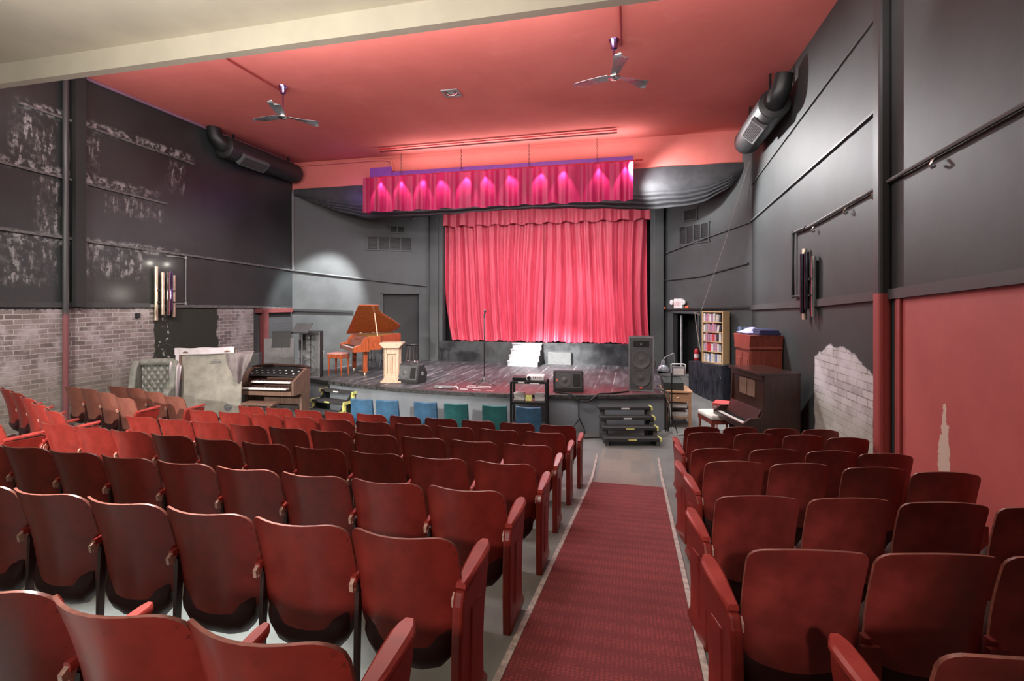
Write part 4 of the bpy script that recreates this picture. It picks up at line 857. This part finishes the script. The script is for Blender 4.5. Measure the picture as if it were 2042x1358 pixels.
# wall vents on the splayed walls
def vent(mt, s0, s1, z0, z1, nx, label, name='wall_vent'):
    ev = Vector(mt @ Vector(((s0 + s1) / 2, 0, 0))); t = thing(name, label, 'vent', (0, 0, 0)); w = (s1 - s0 + .0) / nx
    mb = MB().bb((s0 - .04, -.03, z0 - .04), (s1 + .04, -.0, z0), mt).bb((s0 - .04, -.03, z1), (s1 + .04, -.0, z1 + .04), mt)
    for i in range(nx + 1): mb.bb((s0 + i * w - .02, -.03, z0), (s0 + i * w + .02, -.0, z1), mt)
    obj('frame', mb, splay_wall, t)
    mb = MB()
    for i in range(nx):
        for k in range(9): z = lerp(z0, z1, (k + .5) / 9); mb.bb((s0 + i * w + .02, -.018, z - .008), (s0 + (i + 1) * w - .02, -.004, z + .008), mt)
    obj('louvre', mb, M['matte_black'], t); mb = MB().bb((s0, -.004, z0), (s1, -.001, z1), mt); obj('backing', mb, M['black'], t)
vent(WL, 2.15, 3.52, 4.26, 4.64, 4, 'long four-panel vent high on the wall left of the curtain'); vent(WL, 2.85, 3.3, 4.82, 5.0, 2, 'small two-panel vent above the long vent left of the curtain', 'small_vent')
vent(WR, .72, 1.75, 4.20, 4.66, 4, 'four-panel vent high on the wall right of the curtain'); vent(WR, .9, 1.35, 4.84, 5.1, 1, 'small square vent above the four-panel vent right of the curtain', 'small_vent')
mb = MB(); c = Vector(sp(3.55, 5.28, -.06)); ring = [c + Vector((.06 * math.cos(k * PI / 10), .02 * math.sin(k * PI / 10), .06 * math.sin(k * PI / 10))) for k in range(21)]; mb.tube(ring, .012, 6); o = obj('hanging_ring', mb, M['grey_metal'], smooth_=True); tag(o, 'small metal ring hanging under the black drape, left of the curtain', 'ring')

# exit sign with emergency lamps
t = thing('exit_sign', 'white exit sign with two emergency lamp heads above the dark passage', 'exit sign', tuple(WR @ Vector((.72, -.03, 2.42))), R(-51))
mb = MB().bb((-.16, -.05, 0), (.16, .02, .27)); obj('casing', mb, M['white'], t, .012)
for s in (-1, 1): mb = MB().lathe([(.02, .02), (.06, -.0), (.075, -.06), (.06, -.075), (0, -.08)], (s * .22, -.01, .17), 16, axis='y'); obj('lamp_head', mb, M['white'], t, smooth_=True)
cu = bpy.data.curves.new('letters', 'FONT'); cu.body = 'EXIT'; cu.size = .15; cu.align_x = 'CENTER'; cu.extrude = .002
to = bpy.data.objects.new('tmp', cu); C.objects.link(to); bpy.context.view_layer.update()
me = bpy.data.meshes.new_from_object(to.evaluated_get(bpy.context.evaluated_depsgraph_get())); bpy.data.objects.remove(to)
me.materials.clear(); me.materials.append(M['exit_red']); lt = link('lettering', me, t); lt.rotation_euler = (PI / 2, 0, 0); lt.location = (-.02, -.054, .08)
for s, z, lb in ((.14, 2.42, 'small orange-red lamp clip on the shelf line left of the passage'), (1.02, 2.46, 'small orange-red lamp clip on the shelf line over the passage')):
    mb = MB().lathe([(0, -.03), (.03, -.02), (.03, .02), (0, .03)], (0, 0, 0), 10, axis='x').lathe([(0, -.03), (.035, -.02), (.02, .02), (0, .03)], (.07, 0, .01), 10, axis='y').box((.035, 0, -.02), (.1, .03, .02)); o = obj('clip_lamp', mb, M['badge'], smooth_=True, loc=spr(s, z, -.07), rotz=R(-51)); tag(o, lb, 'clip lamp')

# ------------------------------------------------------------------ right corner
cb = Vector(WR @ Vector((2.02, -.26, 0))); rzr = R(-51)
t = thing('padded_cabinet', 'black worn cabinet with rounded corners, under the pine bookcase', 'cabinet', (cb.x, cb.y, .1), rzr)
mb = MB()
def rr(w, d, r, n=6):
    P_ = []
    for cx_, cy_, a0 in ((w / 2 - r, d / 2 - r, 0), (-w / 2 + r, d / 2 - r, 90), (-w / 2 + r, -d / 2 + r, 180), (w / 2 - r, -d / 2 + r, 270)):
        for k in range(n + 1): a = R(a0 + 90 * k / n); P_.append((cx_ + r * math.cos(a), cy_ + r * math.sin(a)))
    return P_
mb.prism(rr(1.12, .44, .1), .05, .96); obj('body', mb, mat('scuffed black-blue paint', (.022, .024, .032), .45, var=.8, scale=5, stretch=(6, 6, 1)), t, .012)
mb = MB().prism(rr(1.02, .36, .08), -.06, .05); obj('plinth', mb, M['matte_black'], t)
mb = MB().bb((.50, -.235, .62), (.53, -.215, .68)); obj('latch', mb, M['chrome'], t)
bk = Matrix.Translation((cb.x, cb.y, 1.06)) @ Matrix.Rotation(rzr, 4, 'Z') @ Matrix.Translation((.12, .06, 0))
bl = bk.to_translation(); t = thing('bookcase', 'pine five-shelf bookcase full of books standing on the black cabinet', 'bookcase', tuple(bl), rzr); bw, bh, bd = .64, 1.30, .24
for s in (-1, 1): mb = MB().bb((s * bw / 2 - .015, -bd / 2, 0), (s * bw / 2 + .015, bd / 2, bh)); obj('side_panel', mb, M['pine'], t, .003)
mb = MB().bb((-bw / 2, bd / 2 - .012, 0), (bw / 2, bd / 2, bh)); obj('back_panel', mb, M['mahogany'], t); mb = MB().bb((-bw / 2, -bd / 2, bh - .025), (bw / 2, bd / 2, bh)); obj('top_board', mb, M['pine'], t)
sz = [.03, .30, .55, .79, 1.04]
for z in sz: mb = MB().bb((-bw / 2 + .015, -bd / 2, z - .025), (bw / 2 - .015, bd / 2 - .012, z)); obj('shelf', mb, M['pine'], t)
bcol = {'pink': (.55, .25, .33), 'white': (.70, .68, .66), 'mauve': (.40, .24, .34), 'red': (.55, .05, .06), 'black': (.03, .03, .035), 'grey': (.35, .35, .38), 'cream': (.62, .55, .42), 'blue': (.16, .22, .38)}
pal = {4: ['white', 'mauve', 'pink', 'white', 'mauve', 'white', 'cream', 'grey', 'black'], 3: ['white', 'grey', 'pink', 'mauve', 'pink', 'mauve', 'white', 'black'], 2: ['white', 'pink', 'mauve', 'pink', 'red', 'pink', 'black', 'white'], 1: ['grey', 'pink', 'red', 'red', 'white', 'mauve', 'pink', 'white', 'grey'], 0: ['cream', 'grey', 'white', 'blue', 'white', 'cream', 'blue', 'white', 'cream']}
SHN = ['bottom shelf', 'fourth shelf', 'middle shelf', 'second shelf', 'top shelf']; bm_ = {k: mat(k + ' book cover', v, .55, var=.15, scale=30) for k, v in bcol.items()}
for si, cols in pal.items():
    x = -bw / 2 + .03; n = len(cols); wd = (bw - .08) / n
    for j, cn in enumerate(cols):
        h = random.uniform(.17, .215); d = random.uniform(.14, .18); tw = wd * random.uniform(.8, .96)
        lean = R(random.uniform(8, 14)) if (si in (3, 4) and j in (6, 7)) else 0
        mb = MB().bb((0, -.10, 0), (tw, -.10 + d, .004)).bb((0, -.10, 0), (.004, -.10 + d, h)).bb((tw - .004, -.10, 0), (tw, -.10 + d, h)).bb((0, -.104, 0), (tw, -.10, h)); mb.bb((.004, -.098, .004), (tw - .004, -.105 + d, h - .004), None, 1)
        o = obj('book', mb, [bm_[cn], M['paper']]); o.matrix_world = bk @ Matrix.Translation((x, 0, sz[si] + .001)) @ Matrix.Rotation(lean, 4, 'Y')
        tag(o, '%s book, %s from the left on the %s of the pine bookcase' % (cn, ORD[j], SHN[si]), 'book', 'books in the pine bookcase'); x += wd
# fire extinguisher, hanging blue cloth, rope
e = WR @ Vector((1.42, -.1, 0)); t = thing('fire_extinguisher', 'red fire extinguisher with white label hung by the passage', 'fire extinguisher', (e.x, e.y, 1.02))
mb = MB().lathe([(0, 0), (.05, .005), (.06, .03), (.06, .27), (.04, .33), (.02, .35), (0, .35)], n=18); obj('cylinder', mb, M['ext_red'], t, smooth_=True); mb = MB().lathe([(.061, .1), (.0615, .1), (.0615, .2), (.061, .2)], n=18); obj('label_band', mb, M['paper'], t)
mb = MB().bb((-.08, -.015, .36), (.05, .015, .385)).bb((-.02, -.02, .33), (.02, .02, .37)); obj('valve', mb, M['black'], t); mb = MB().tube([(.02, 0, .36), (.08, -.02, .34), (.09, -.03, .2), (.07, -.04, .1)], .012, 8); obj('hose', mb, M['black'], t, smooth_=True)
mb = MB().tube([(2.74, 12.86, 5.92), (2.2, 12.95, 4.0), tuple(spr(1.62, 2.25, -.2))], .009, 6); mb.tube([tuple(spr(1.62, 2.25, -.2)), tuple(spr(1.38, 2.32, -.12)), tuple(spr(1.44, 1.9, -.12)), tuple(spr(1.62, 1.3, -.16))], .012, 6); o = obj('rope', mb, M['rope'], smooth_=True); tag(o, 'long grey rope running from the drape corner down past the bookcase', 'rope')
mb = MB(); c0 = WR @ Vector((2.82, -.08, 0)); mb.grid(lambda u, v: (c0.x - .1 + .34 * u * .62, c0.y - .34 * u * .78 + .04 * math.sin(u * 14), lerp(.25, 2.0, v)), 18, 8, .01, (-.6, -.6, 0)); o = obj('hanging_cloth', mb, M['denim'], smooth_=True); tag(o, 'faded blue cloth hanging between the bookcase and the tall red cabinet', 'cloth')
# tall cabinet
t = thing('tall_cabinet', 'tall red-brown wooden cabinet with cornice, behind the upright piano', 'cabinet', (2.42, 10.62, 0), R(-80)); w, d, h = .72, .58, 1.96
mb = MB().bb((-w / 2, -d / 2, 0), (w / 2, d / 2, h - .08)); obj('carcass', mb, M['cab_red'], t, .008)
mb = MB().prism([(-w / 2 - .01, h - .28), (-w / 2 - .02, h - .25), (-w / 2 - .0, h - .22), (-w / 2 - .03, h - .06), (-w / 2 - .05, h), (w / 2 + .05, h), (w / 2 + .03, h - .06), (w / 2, h - .22), (w / 2 + .02, h - .25), (w / 2 + .01, h - .28)], -d / 2 - .03, d / 2, 'xz'); obj('cornice', mb, M['cab_red'], t, .006)
for s in (-1, 1): mb = MB().bb((s * .17 - .16, -d / 2 - .02, .08), (s * .17 + .16, -d / 2, h - .34)).bb((s * .17 - .11, -d / 2 - .03, .2), (s * .17 + .11, -d / 2 - .02, h - .46)); dr = obj('door', mb, M['cab_red'], t, .005)
mb = MB().lathe([(0, -.04), (.014, -.03), (.014, -.01), (0, 0)], (.04, -d / 2 - .02, 1.1), 10, axis='y'); obj('knob', mb, M['black'], dr)
mb = MB().bb((-.24, -.2, 0), (.24, .2, .05)).bb((-.22, -.18, .05), (.22, .18, .09)); mb.prism([(-.2, .09), (.2, .09), (.15, .11), (-.15, .11)], -.15, .15, 'xz'); o = obj('folded_bag', mb, M['navy'], None, .02, loc=(2.5, 10.5, 1.962), rotz=R(-80)); tag(o, 'folded navy fabric bag on top of the tall red cabinet', 'bag')
mb = MB(); mb.grid(lambda u, v: ((u - .5) * .56, (v - .5) * .4, .05 + .10 * math.sin(u * PI) * math.sin(v * PI)), 16, 10, .01, (0, 0, 1)); o = obj('lilac_cover', mb, M['lilac'], smooth_=True, loc=(2.34, 10.78, 1.93), rotz=R(-80)); tag(o, 'lilac rounded cover lying behind the navy bag on the tall cabinet', 'cover')
# upright piano
t = thing('upright_piano', 'dark mahogany upright piano with open keyboard by the right wall', 'piano', (2.2, 9.33, 0), R(-75)); w, d, h = 1.12, .62, 1.44
for s in (-1, 1): mb = MB().prism([(d / 2, 0), (d / 2, h - .04), (-d / 2 + .03, h - .04), (-d / 2, .80), (-d / 2 - .03, .73), (-d / 2 - .20, .72), (-d / 2 - .31, .64), (-d / 2 - .31, .54), (-d / 2 - .1, .52), (-d / 2 - .02, .42), (-d / 2 - .02, 0)], s * w / 2 - (.05 if s > 0 else 0), s * w / 2 + (0 if s > 0 else .05), 'yz'); obj('side_panel', mb, M['mahogany'], t, .008)
mb = MB().bb((-w / 2, -d / 2 - .03, h - .045), (w / 2 + .0, d / 2 + .01, h)).bb((-w / 2 + .02, -d / 2 + .0, h - .12), (w / 2 - .02, -d / 2 + .06, h - .045)); obj('top_lid', mb, M['mahogany'], t, .006)
mb = MB().bb((-w / 2 + .05, -d / 2 + .04, .82), (w / 2 - .05, -d / 2 + .08, h - .1)).bb((-w / 2 + .05, -d / 2 + .02, .0), (w / 2 - .05, -d / 2 + .06, .54)); fp = obj('front_panel', mb, M['mahogany'], t, .004)
mb = MB().bb((-.26, -d / 2 + .025, 1.0), (-.01, -d / 2 + .045, 1.28)).bb((.01, -d / 2 + .025, 1.0), (.26, -d / 2 + .045, 1.28)); obj('inset_panel', mb, M['organ_wood'], fp, .004)
mb = MB().bb((-w / 2 + .05, -d / 2 - .30, .54), (w / 2 - .05, -d / 2 + .06, .60)).bb((-w / 2 + .05, -d / 2 - .31, .54), (w / 2 - .05, -d / 2 - .28, .63)); obj('keybed', mb, M['mahogany'], t, .005)
mb = MB().bb((-w / 2 + .09, -d / 2 - .275, .60), (w / 2 - .09, -d / 2 - .12, .632)); kb = obj('keyboard', mb, M['ivory'], t); mb = MB()
for k in range(44):
    if k % 7 in (0, 1, 3, 4, 5): x = -w / 2 + .1 + (k + .9) * .0212; mb.bb((x - .005, -d / 2 - .21, .632), (x + .005, -d / 2 - .12, .644))
obj('black_keys', mb, M['black'], kb)
mb = MB().prism([(-d / 2 - .12, .61), (-d / 2 - .08, .61), (-d / 2 + .04, .80), (-d / 2 + .04, .84), (-d / 2, .84)], -w / 2 + .05, w / 2 - .05, 'yz'); obj('fallboard', mb, M['mahogany'], t, .004)
t = thing('piano_stool', 'cream-cushioned bench before the upright piano', 'bench', (1.47, 9.82, 0), R(-75)); mb = MB().box((0, 0, .52), (.62, .34, .09)); obj('cushion', mb, M['cream_cloth'], t, .035, seg=3); mb = MB().box((0, 0, .44), (.6, .32, .07)); obj('apron', mb, M['cab_red'], t)
for sx in (-1, 1):
    for sy in (-1, 1): mb = MB().tube([(sx * .27, sy * .13, .42), (sx * .28, sy * .14, 0)], [.025, .016], 8); obj('leg', mb, M['cab_red'], t, smooth_=True)
t = thing('red_stool', 'small red-topped stool between the black cabinet and upright piano', 'stool', (1.80, 10.7, 0), R(-20)); mb = MB().box((0, 0, .57), (.36, .34, .06)); obj('seat', mb, M['red_cloth'], t, .015)
for sx in (-1, 1):
    for sy in (-1, 1): mb = MB().bb((sx * .16 - .018, sy * .15 - .018, 0), (sx * .16 + .018, sy * .15 + .018, .54)); obj('leg', mb, M['pink_cloth'], t)
# sound desk
t = thing('wooden_desk', 'pale wooden desk right of the stage carrying the sound mixer', 'desk', (.93, 11.3, 0), R(4))
mb = MB().bb((-.29, -.38, .70), (.29, .38, .74)); obj('desktop', mb, M['desk'], t, .006); mb = MB().bb((-.26, -.34, .50), (.26, .34, .68)); dw = obj('drawer_box', mb, M['desk'], t, .004); mb = MB().lathe([(0, -.03), (.015, -.02), (.01, 0), (0, 0)], (0, -.34, .6), 10, axis='y'); obj('knob', mb, M['brass'], dw)
for sx in (-1, 1):
    for sy in (-1, 1): mb = MB().bb((sx * .24 - .025, sy * .33 - .025, 0), (sx * .24 + .025, sy * .33 + .025, .70)); obj('leg', mb, M['desk'], t, .003)
mb = MB().bb((-.24, -.30, .16), (.24, .30, .19)); obj('lower_shelf', mb, M['desk'], t); mb = MB().bb((-.24, -.30, .36), (.24, .30, .38)); obj('middle_shelf', mb, M['mahogany'], t)
for z, lb in ((.191, 'white paper pile on the lowest shelf of the wooden desk'), (.381, 'white paper pile on the middle shelf of the wooden desk')):
    mb = MB()
    for k in range(5): mb.bb((-.2, -.28, k * .018), (.2, .2, k * .018 + .014), Matrix.Rotation(R(random.uniform(-2, 2)), 4, 'Z'))
    o = obj('paper_pile', mb, M['paper'], loc=(.93, 11.3, z), rotz=R(4)); tag(o, lb, 'papers')
t = thing('sound_mixer', 'dark sound mixer in a sloping case on the wooden desk', 'mixer', (.86, 11.2, .741), R(4)); mb = MB().prism([(-.22, 0), (.24, 0), (.24, .24), (-.22, .17)], -.2, .2, 'yz'); obj('case', mb, mat('dark green-grey case', (.03, .038, .036), .5), t, .008)
mb = MB()
for i in range(9):
    for j in range(5): mb.lathe([(0, .0), (.009, 0), (.007, .022), (0, .022)], (-.17 + i * .042, -.15 + j * .075, .175 + (j * .075 + .07) * .152), 8)
o = obj('knob_field', mb, M['grey_metal'], t); o['kind'] = 'stuff'
mb = MB().bb((-.13, -.05, 0), (.13, .05, .2)).bb((-.11, -.056, .03), (.11, -.05, .17), None, 1); o = obj('portable_radio', mb, [M['grey_metal'], M['white']], None, .01, loc=(1.0, 11.42, .99), rotz=R(4)); 
t = thing('carry_amplifier', 'grey portable amplifier with white carrying handle on the mixer', 'amplifier', (1.0, 11.42, .985), R(4)); o.parent = t; o.location = (0, 0, 0); o.rotation_euler[2] = 0; o.name = 'casing'
mb = MB().tube([(-.14, 0, .05), (-.15, 0, .24), (-.12, 0, .26), (.12, 0, .26), (.15, 0, .24), (.14, 0, .05)], .014, 8); obj('handle', mb, M['white'], t, smooth_=True)
t = thing('desk_lamp', 'grey dome desk lamp on a bent arm over the sound mixer', 'lamp', (.62, 11.5, .741))
mb = MB().lathe([(0, 0), (.07, 0), (.07, .02), (0, .025)], (.26, .1, .0), 16); obj('base', mb, M['black'], t, smooth_=True)
mb = MB().tube([(.26, .1, .02), (.32, .1, .45), (.30, .08, .72), (.12, .0, .64), (.08, -.02, .58)], .014, 8); obj('arm', mb, M['grey_metal'], t, smooth_=True)
mb = MB().lathe([(.13, .34), (.125, .38), (.09, .44), (.05, .47), (.04, .55), (.025, .58), (0, .58)], (.07, -.02, .0), 22); obj('shade', mb, mat('grey enamel', (.32, .34, .38), .3, .4), t, smooth_=True)

# cables on the stage front and floor
def cable(pts, label, r=.012, m='black', sub=6):
    P_ = [Vector(p) for p in pts]; out = []
    for i in range(len(P_) - 1):
        p0 = P_[max(0, i - 1)]; p1 = P_[i]; p2 = P_[i + 1]; p3 = P_[min(len(P_) - 1, i + 2)]
        for k in range(sub):
            s = k / sub; out.append(.5 * ((2 * p1) + (p2 - p0) * s + (2 * p0 - 5 * p1 + 4 * p2 - p3) * s * s + (3 * p1 - p0 - 3 * p2 + p3) * s ** 3))
    out.append(P_[-1]); mb = MB().tube(out, r, 6); o = obj('cable', mb, M[m], smooth_=True); tag(o, label, 'cable')
ly = lambda x: SC[1] - math.sqrt((SR + .05) ** 2 - (x - SC[0]) ** 2)
cable([(-.05, 10.62, .745), (-.4, 10.3, .745), (-.62, ly(-.62) + .1, .745), (-.7, ly(-.7) - .02, .70), (-.82, ly(-.82) - .03, .62), (-1.0, ly(-1.0) - .03, .64), (-1.15, ly(-1.15) + .05, .745), (-1.5, 10.2, .745)], 'thick black cable looping over the stage lip between monitor and speaker', .018)
cable([(-1.0, ly(-1.0) - .02, .70), (-1.0, ly(-1.0) - .03, .4), (-.99, ly(-1.0) - .03, .28), (-.9, ly(-.9) - .05, .1), (-.88, ly(-.9) - .15, .012)], 'black cable hanging down the grey skirt left of the right-hand steps', .011)
cable([(-.99, ly(-1.0) - .035, .28), (-1.12, ly(-1.12) - .06, .1), (-1.2, ly(-1.2) - .2, .012)], 'short black cable branching leftward down the grey skirt', .011)
cable([(-1.62, 10.1, .745), (-1.63, ly(-1.6) - .02, .69), (-1.64, ly(-1.6) - .03, .4), (-1.58, ly(-1.6) - .03, .2), (-1.52, ly(-1.5) - .06, .012)], 'thin dark cable hanging down the skirt beside the cart', .009)
cable([(-1.15, 9.6, .012), (-.9, 9.55, .012), (-.7, 9.62, .012), (-.5, 9.7, .012)], 'black cable lying on the floor along the skirt base', .012)
cable([(.6, 10.75, .76), (.76, 10.62, .5), (.78, 10.5, .2), (.82, 10.3, .012), (.9, 10.2, .012), (1.15, 10.35, .012), (1.3, 10.2, .012)], 'pale cable tumbling from the stage corner to the floor by the desk', .011, 'rope')
cable([(.55, 10.8, .78), (.74, 10.74, .72), (.75, 10.6, .45), (.74, 10.5, .2), (.72, 10.46, .012)], 'black cable bundle at the right corner of the stage', .016)

# ------------------------------------------------------------------ lights
def area(name, loc, target, size, power, col=(1, 1, 1), size_y=None, spread=None):
    l = bpy.data.lights.new(name, 'AREA'); l.energy = power; l.size = size; l.color = col
    if name not in ('soffit_fill', 'front_fill', 'passage_light') and spread and not size_y: size_y, spread = spread, None
    if size_y: l.shape = 'RECTANGLE'; l.size_y = size_y
    if spread: l.spread = spread
    o = bpy.data.objects.new(name, l); C.objects.link(o); o.location = loc
    o.rotation_euler = (Vector(target) - Vector(loc)).to_track_quat('-Z', 'Y').to_euler(); return o
def point(name, loc, power, col=(1, 1, 1), r=.06):
    l = bpy.data.lights.new(name, 'POINT'); l.energy = power; l.color = col; l.shadow_soft_size = r
    o = bpy.data.objects.new(name, l); C.objects.link(o); o.location = loc; return o
def spot(name, loc, target, power, ang, col=(1, 1, 1), blend=.4, r=.08):
    l = bpy.data.lights.new(name, 'SPOT'); l.energy = power; l.color = col; l.spot_size = R(ang); l.spot_blend = blend; l.shadow_soft_size = r
    o = bpy.data.objects.new(name, l); C.objects.link(o); o.location = loc
    o.rotation_euler = (Vector(target) - Vector(loc)).to_track_quat('-Z', 'Y').to_euler(); return o
spot('house_spot_left', (-6.8, 1.8, 5.3), (-8.4, 7.0, .9), 1700, 74, (1, .94, .88), .7, .12)
spot('seat_fill_left', (-6.5, -1.5, 3.5), (-6.0, 5.8, 1.2), 3800, 36, (1, .93, .86), .6, .1)  # unseen low spot added to brighten the left seat backs
area('soffit_fill', (-3.6, 1.2, 4.5), (-3.6, 1.6, 6.0), 4.0, 260, (1, .94, .84))  # unseen upward area light added to brighten the cream soffit
spot('aisle_spot_left', (-1.5, -2.4, 3.7), (-.95, 1.2, 1.75), 560, 26, (1, .93, .86), .7, .1)
spot('floor_spot', (-2.8, 3.8, 5.45), (-2.3, 1.5, .84), 3400, 32, (.95, 1, .97), .6, .1)
spot('aisle_spot_right', (.1, -2.6, 3.9), (.62, 2.1, 1.75), 620, 13, (1, .93, .86), .8, .1)
point('house_lamp_right', (1.9, 2.8, 4.8), 40, (1, .92, .86), .15)
spot('stage_spot', (-3.7, 4.6, 5.4), (-2.2, 14.5, .75), 22000, 15, (1, 1, .99), .95)
spot('curtain_key', (1.0, 11.2, 5.0), (-2.0, 15.2, 1.5), 1100, 44, (1, .97, .98), .8, .08)  # unseen key spot added to bring out the curtain folds
spot('piano_spot', (-1.0, 5.5, 6.2), (-6.2, 12.0, 1.3), 3000, 26, (1, .95, .88), .7)
area('front_fill', (-3.2, 6.4, 6.5), (-3.2, 10.2, .3), 5.0, 300, (1, .99, .97), 1.0)  # unseen area light added to brighten the stage skirt and front floor
area('ceiling_fill', (-3.5, 5.35, 5.5), (-3.5, 8.2, 6.76), 11.5, 270, (1, .95, .93), .25)  # unseen strip added along the balcony front to brighten the red ceiling
area('stage_batten', (-2.7, 13.7, 5.3), (-2.7, 15.3, 2.0), 6.0, 105, (1, .95, .97), .25)
area('front_batten', (-3.3, 12.6, 5.0), (-3.3, 11.9, .7), 6.4, 260, (.97, .95, 1), .25)
for x in bx: spot('batten_lamp', (x, 12.46, 5.93), (x, 12.31, 5.2), 90, 62, (1, .74, .82), .4, .02)
area('fascia_wash', (-3.0, 12.62, 6.22), (-3.0, 12.5, 6.8), 6.4, 60, (1, .92, .92), .15)
spot('drape_spot', (.2, 12.2, 5.3), (1.0, 13.1, 5.5), 350, 80, (1, 1, 1), .8)
area('drape_strip', (-3.2, 12.72, 5.45), (-3.2, 13.1, 5.2), 6.4, 22, (1, .97, .98), .12)
for dy in (-.2, .2): point('sconce_lamp', (XL + .12, 8.83 + dy, 3.42), 2.2, (1, .92, .8), .03)
point('sconce_fill', (XL + .6, 8.35, 2.75), 9, (1, .92, .78), .08)  # unseen point light added before the sconce for highlights on its tubes
spot('passage_fill', (1.3, 11.4, 6.2), (1.45, 11.9, .1), 900, 44, (1, 1, 1), .7)  # unseen spot added to brighten the floor of the right passage
point('violet_lamp', (-7.6, 12.5, 5.6), 9, (.45, .15, 1), .08)
spot('side_wash_right', (.0, 12.4, 5.9), (2.79, 9.9, 3.6), 2100, 92, (1, 1, 1), .5)
spot('side_wash_left', (-7.2, 12.2, 5.8), (-9.3, 13.4, 2.0), 3200, 46, (1, 1, 1), .5)
area('passage_light', tuple(WR @ Vector((1.0, .42, .62))), tuple(WR @ Vector((.9, .2, .3))), .5, 3, (.9, .95, 1), .04)
wd = bpy.data.worlds.new('World'); bpy.context.scene.world = wd; wd.use_nodes = True
wd.node_tree.nodes['Background'].inputs[0].default_value = (1, .95, .9, 1); wd.node_tree.nodes['Background'].inputs[1].default_value = .11

# ------------------------------------------------------------------ camera
cam = bpy.data.cameras.new('Camera'); co = bpy.data.objects.new('Camera', cam); C.objects.link(co)
cam.sensor_width = 36; cam.lens = 1000 * 36 / 2042; cam.shift_y = -74 / 2042; cam.clip_start = .05
co.location = (0, 0, 2.56); co.rotation_euler = (PI / 2, 0, math.atan(.237)); bpy.context.scene.camera = co
vs = bpy.context.scene.view_settings; vs.view_transform = 'Standard'; vs.look = 'None'; vs.gamma = 1; vs.exposure = .0
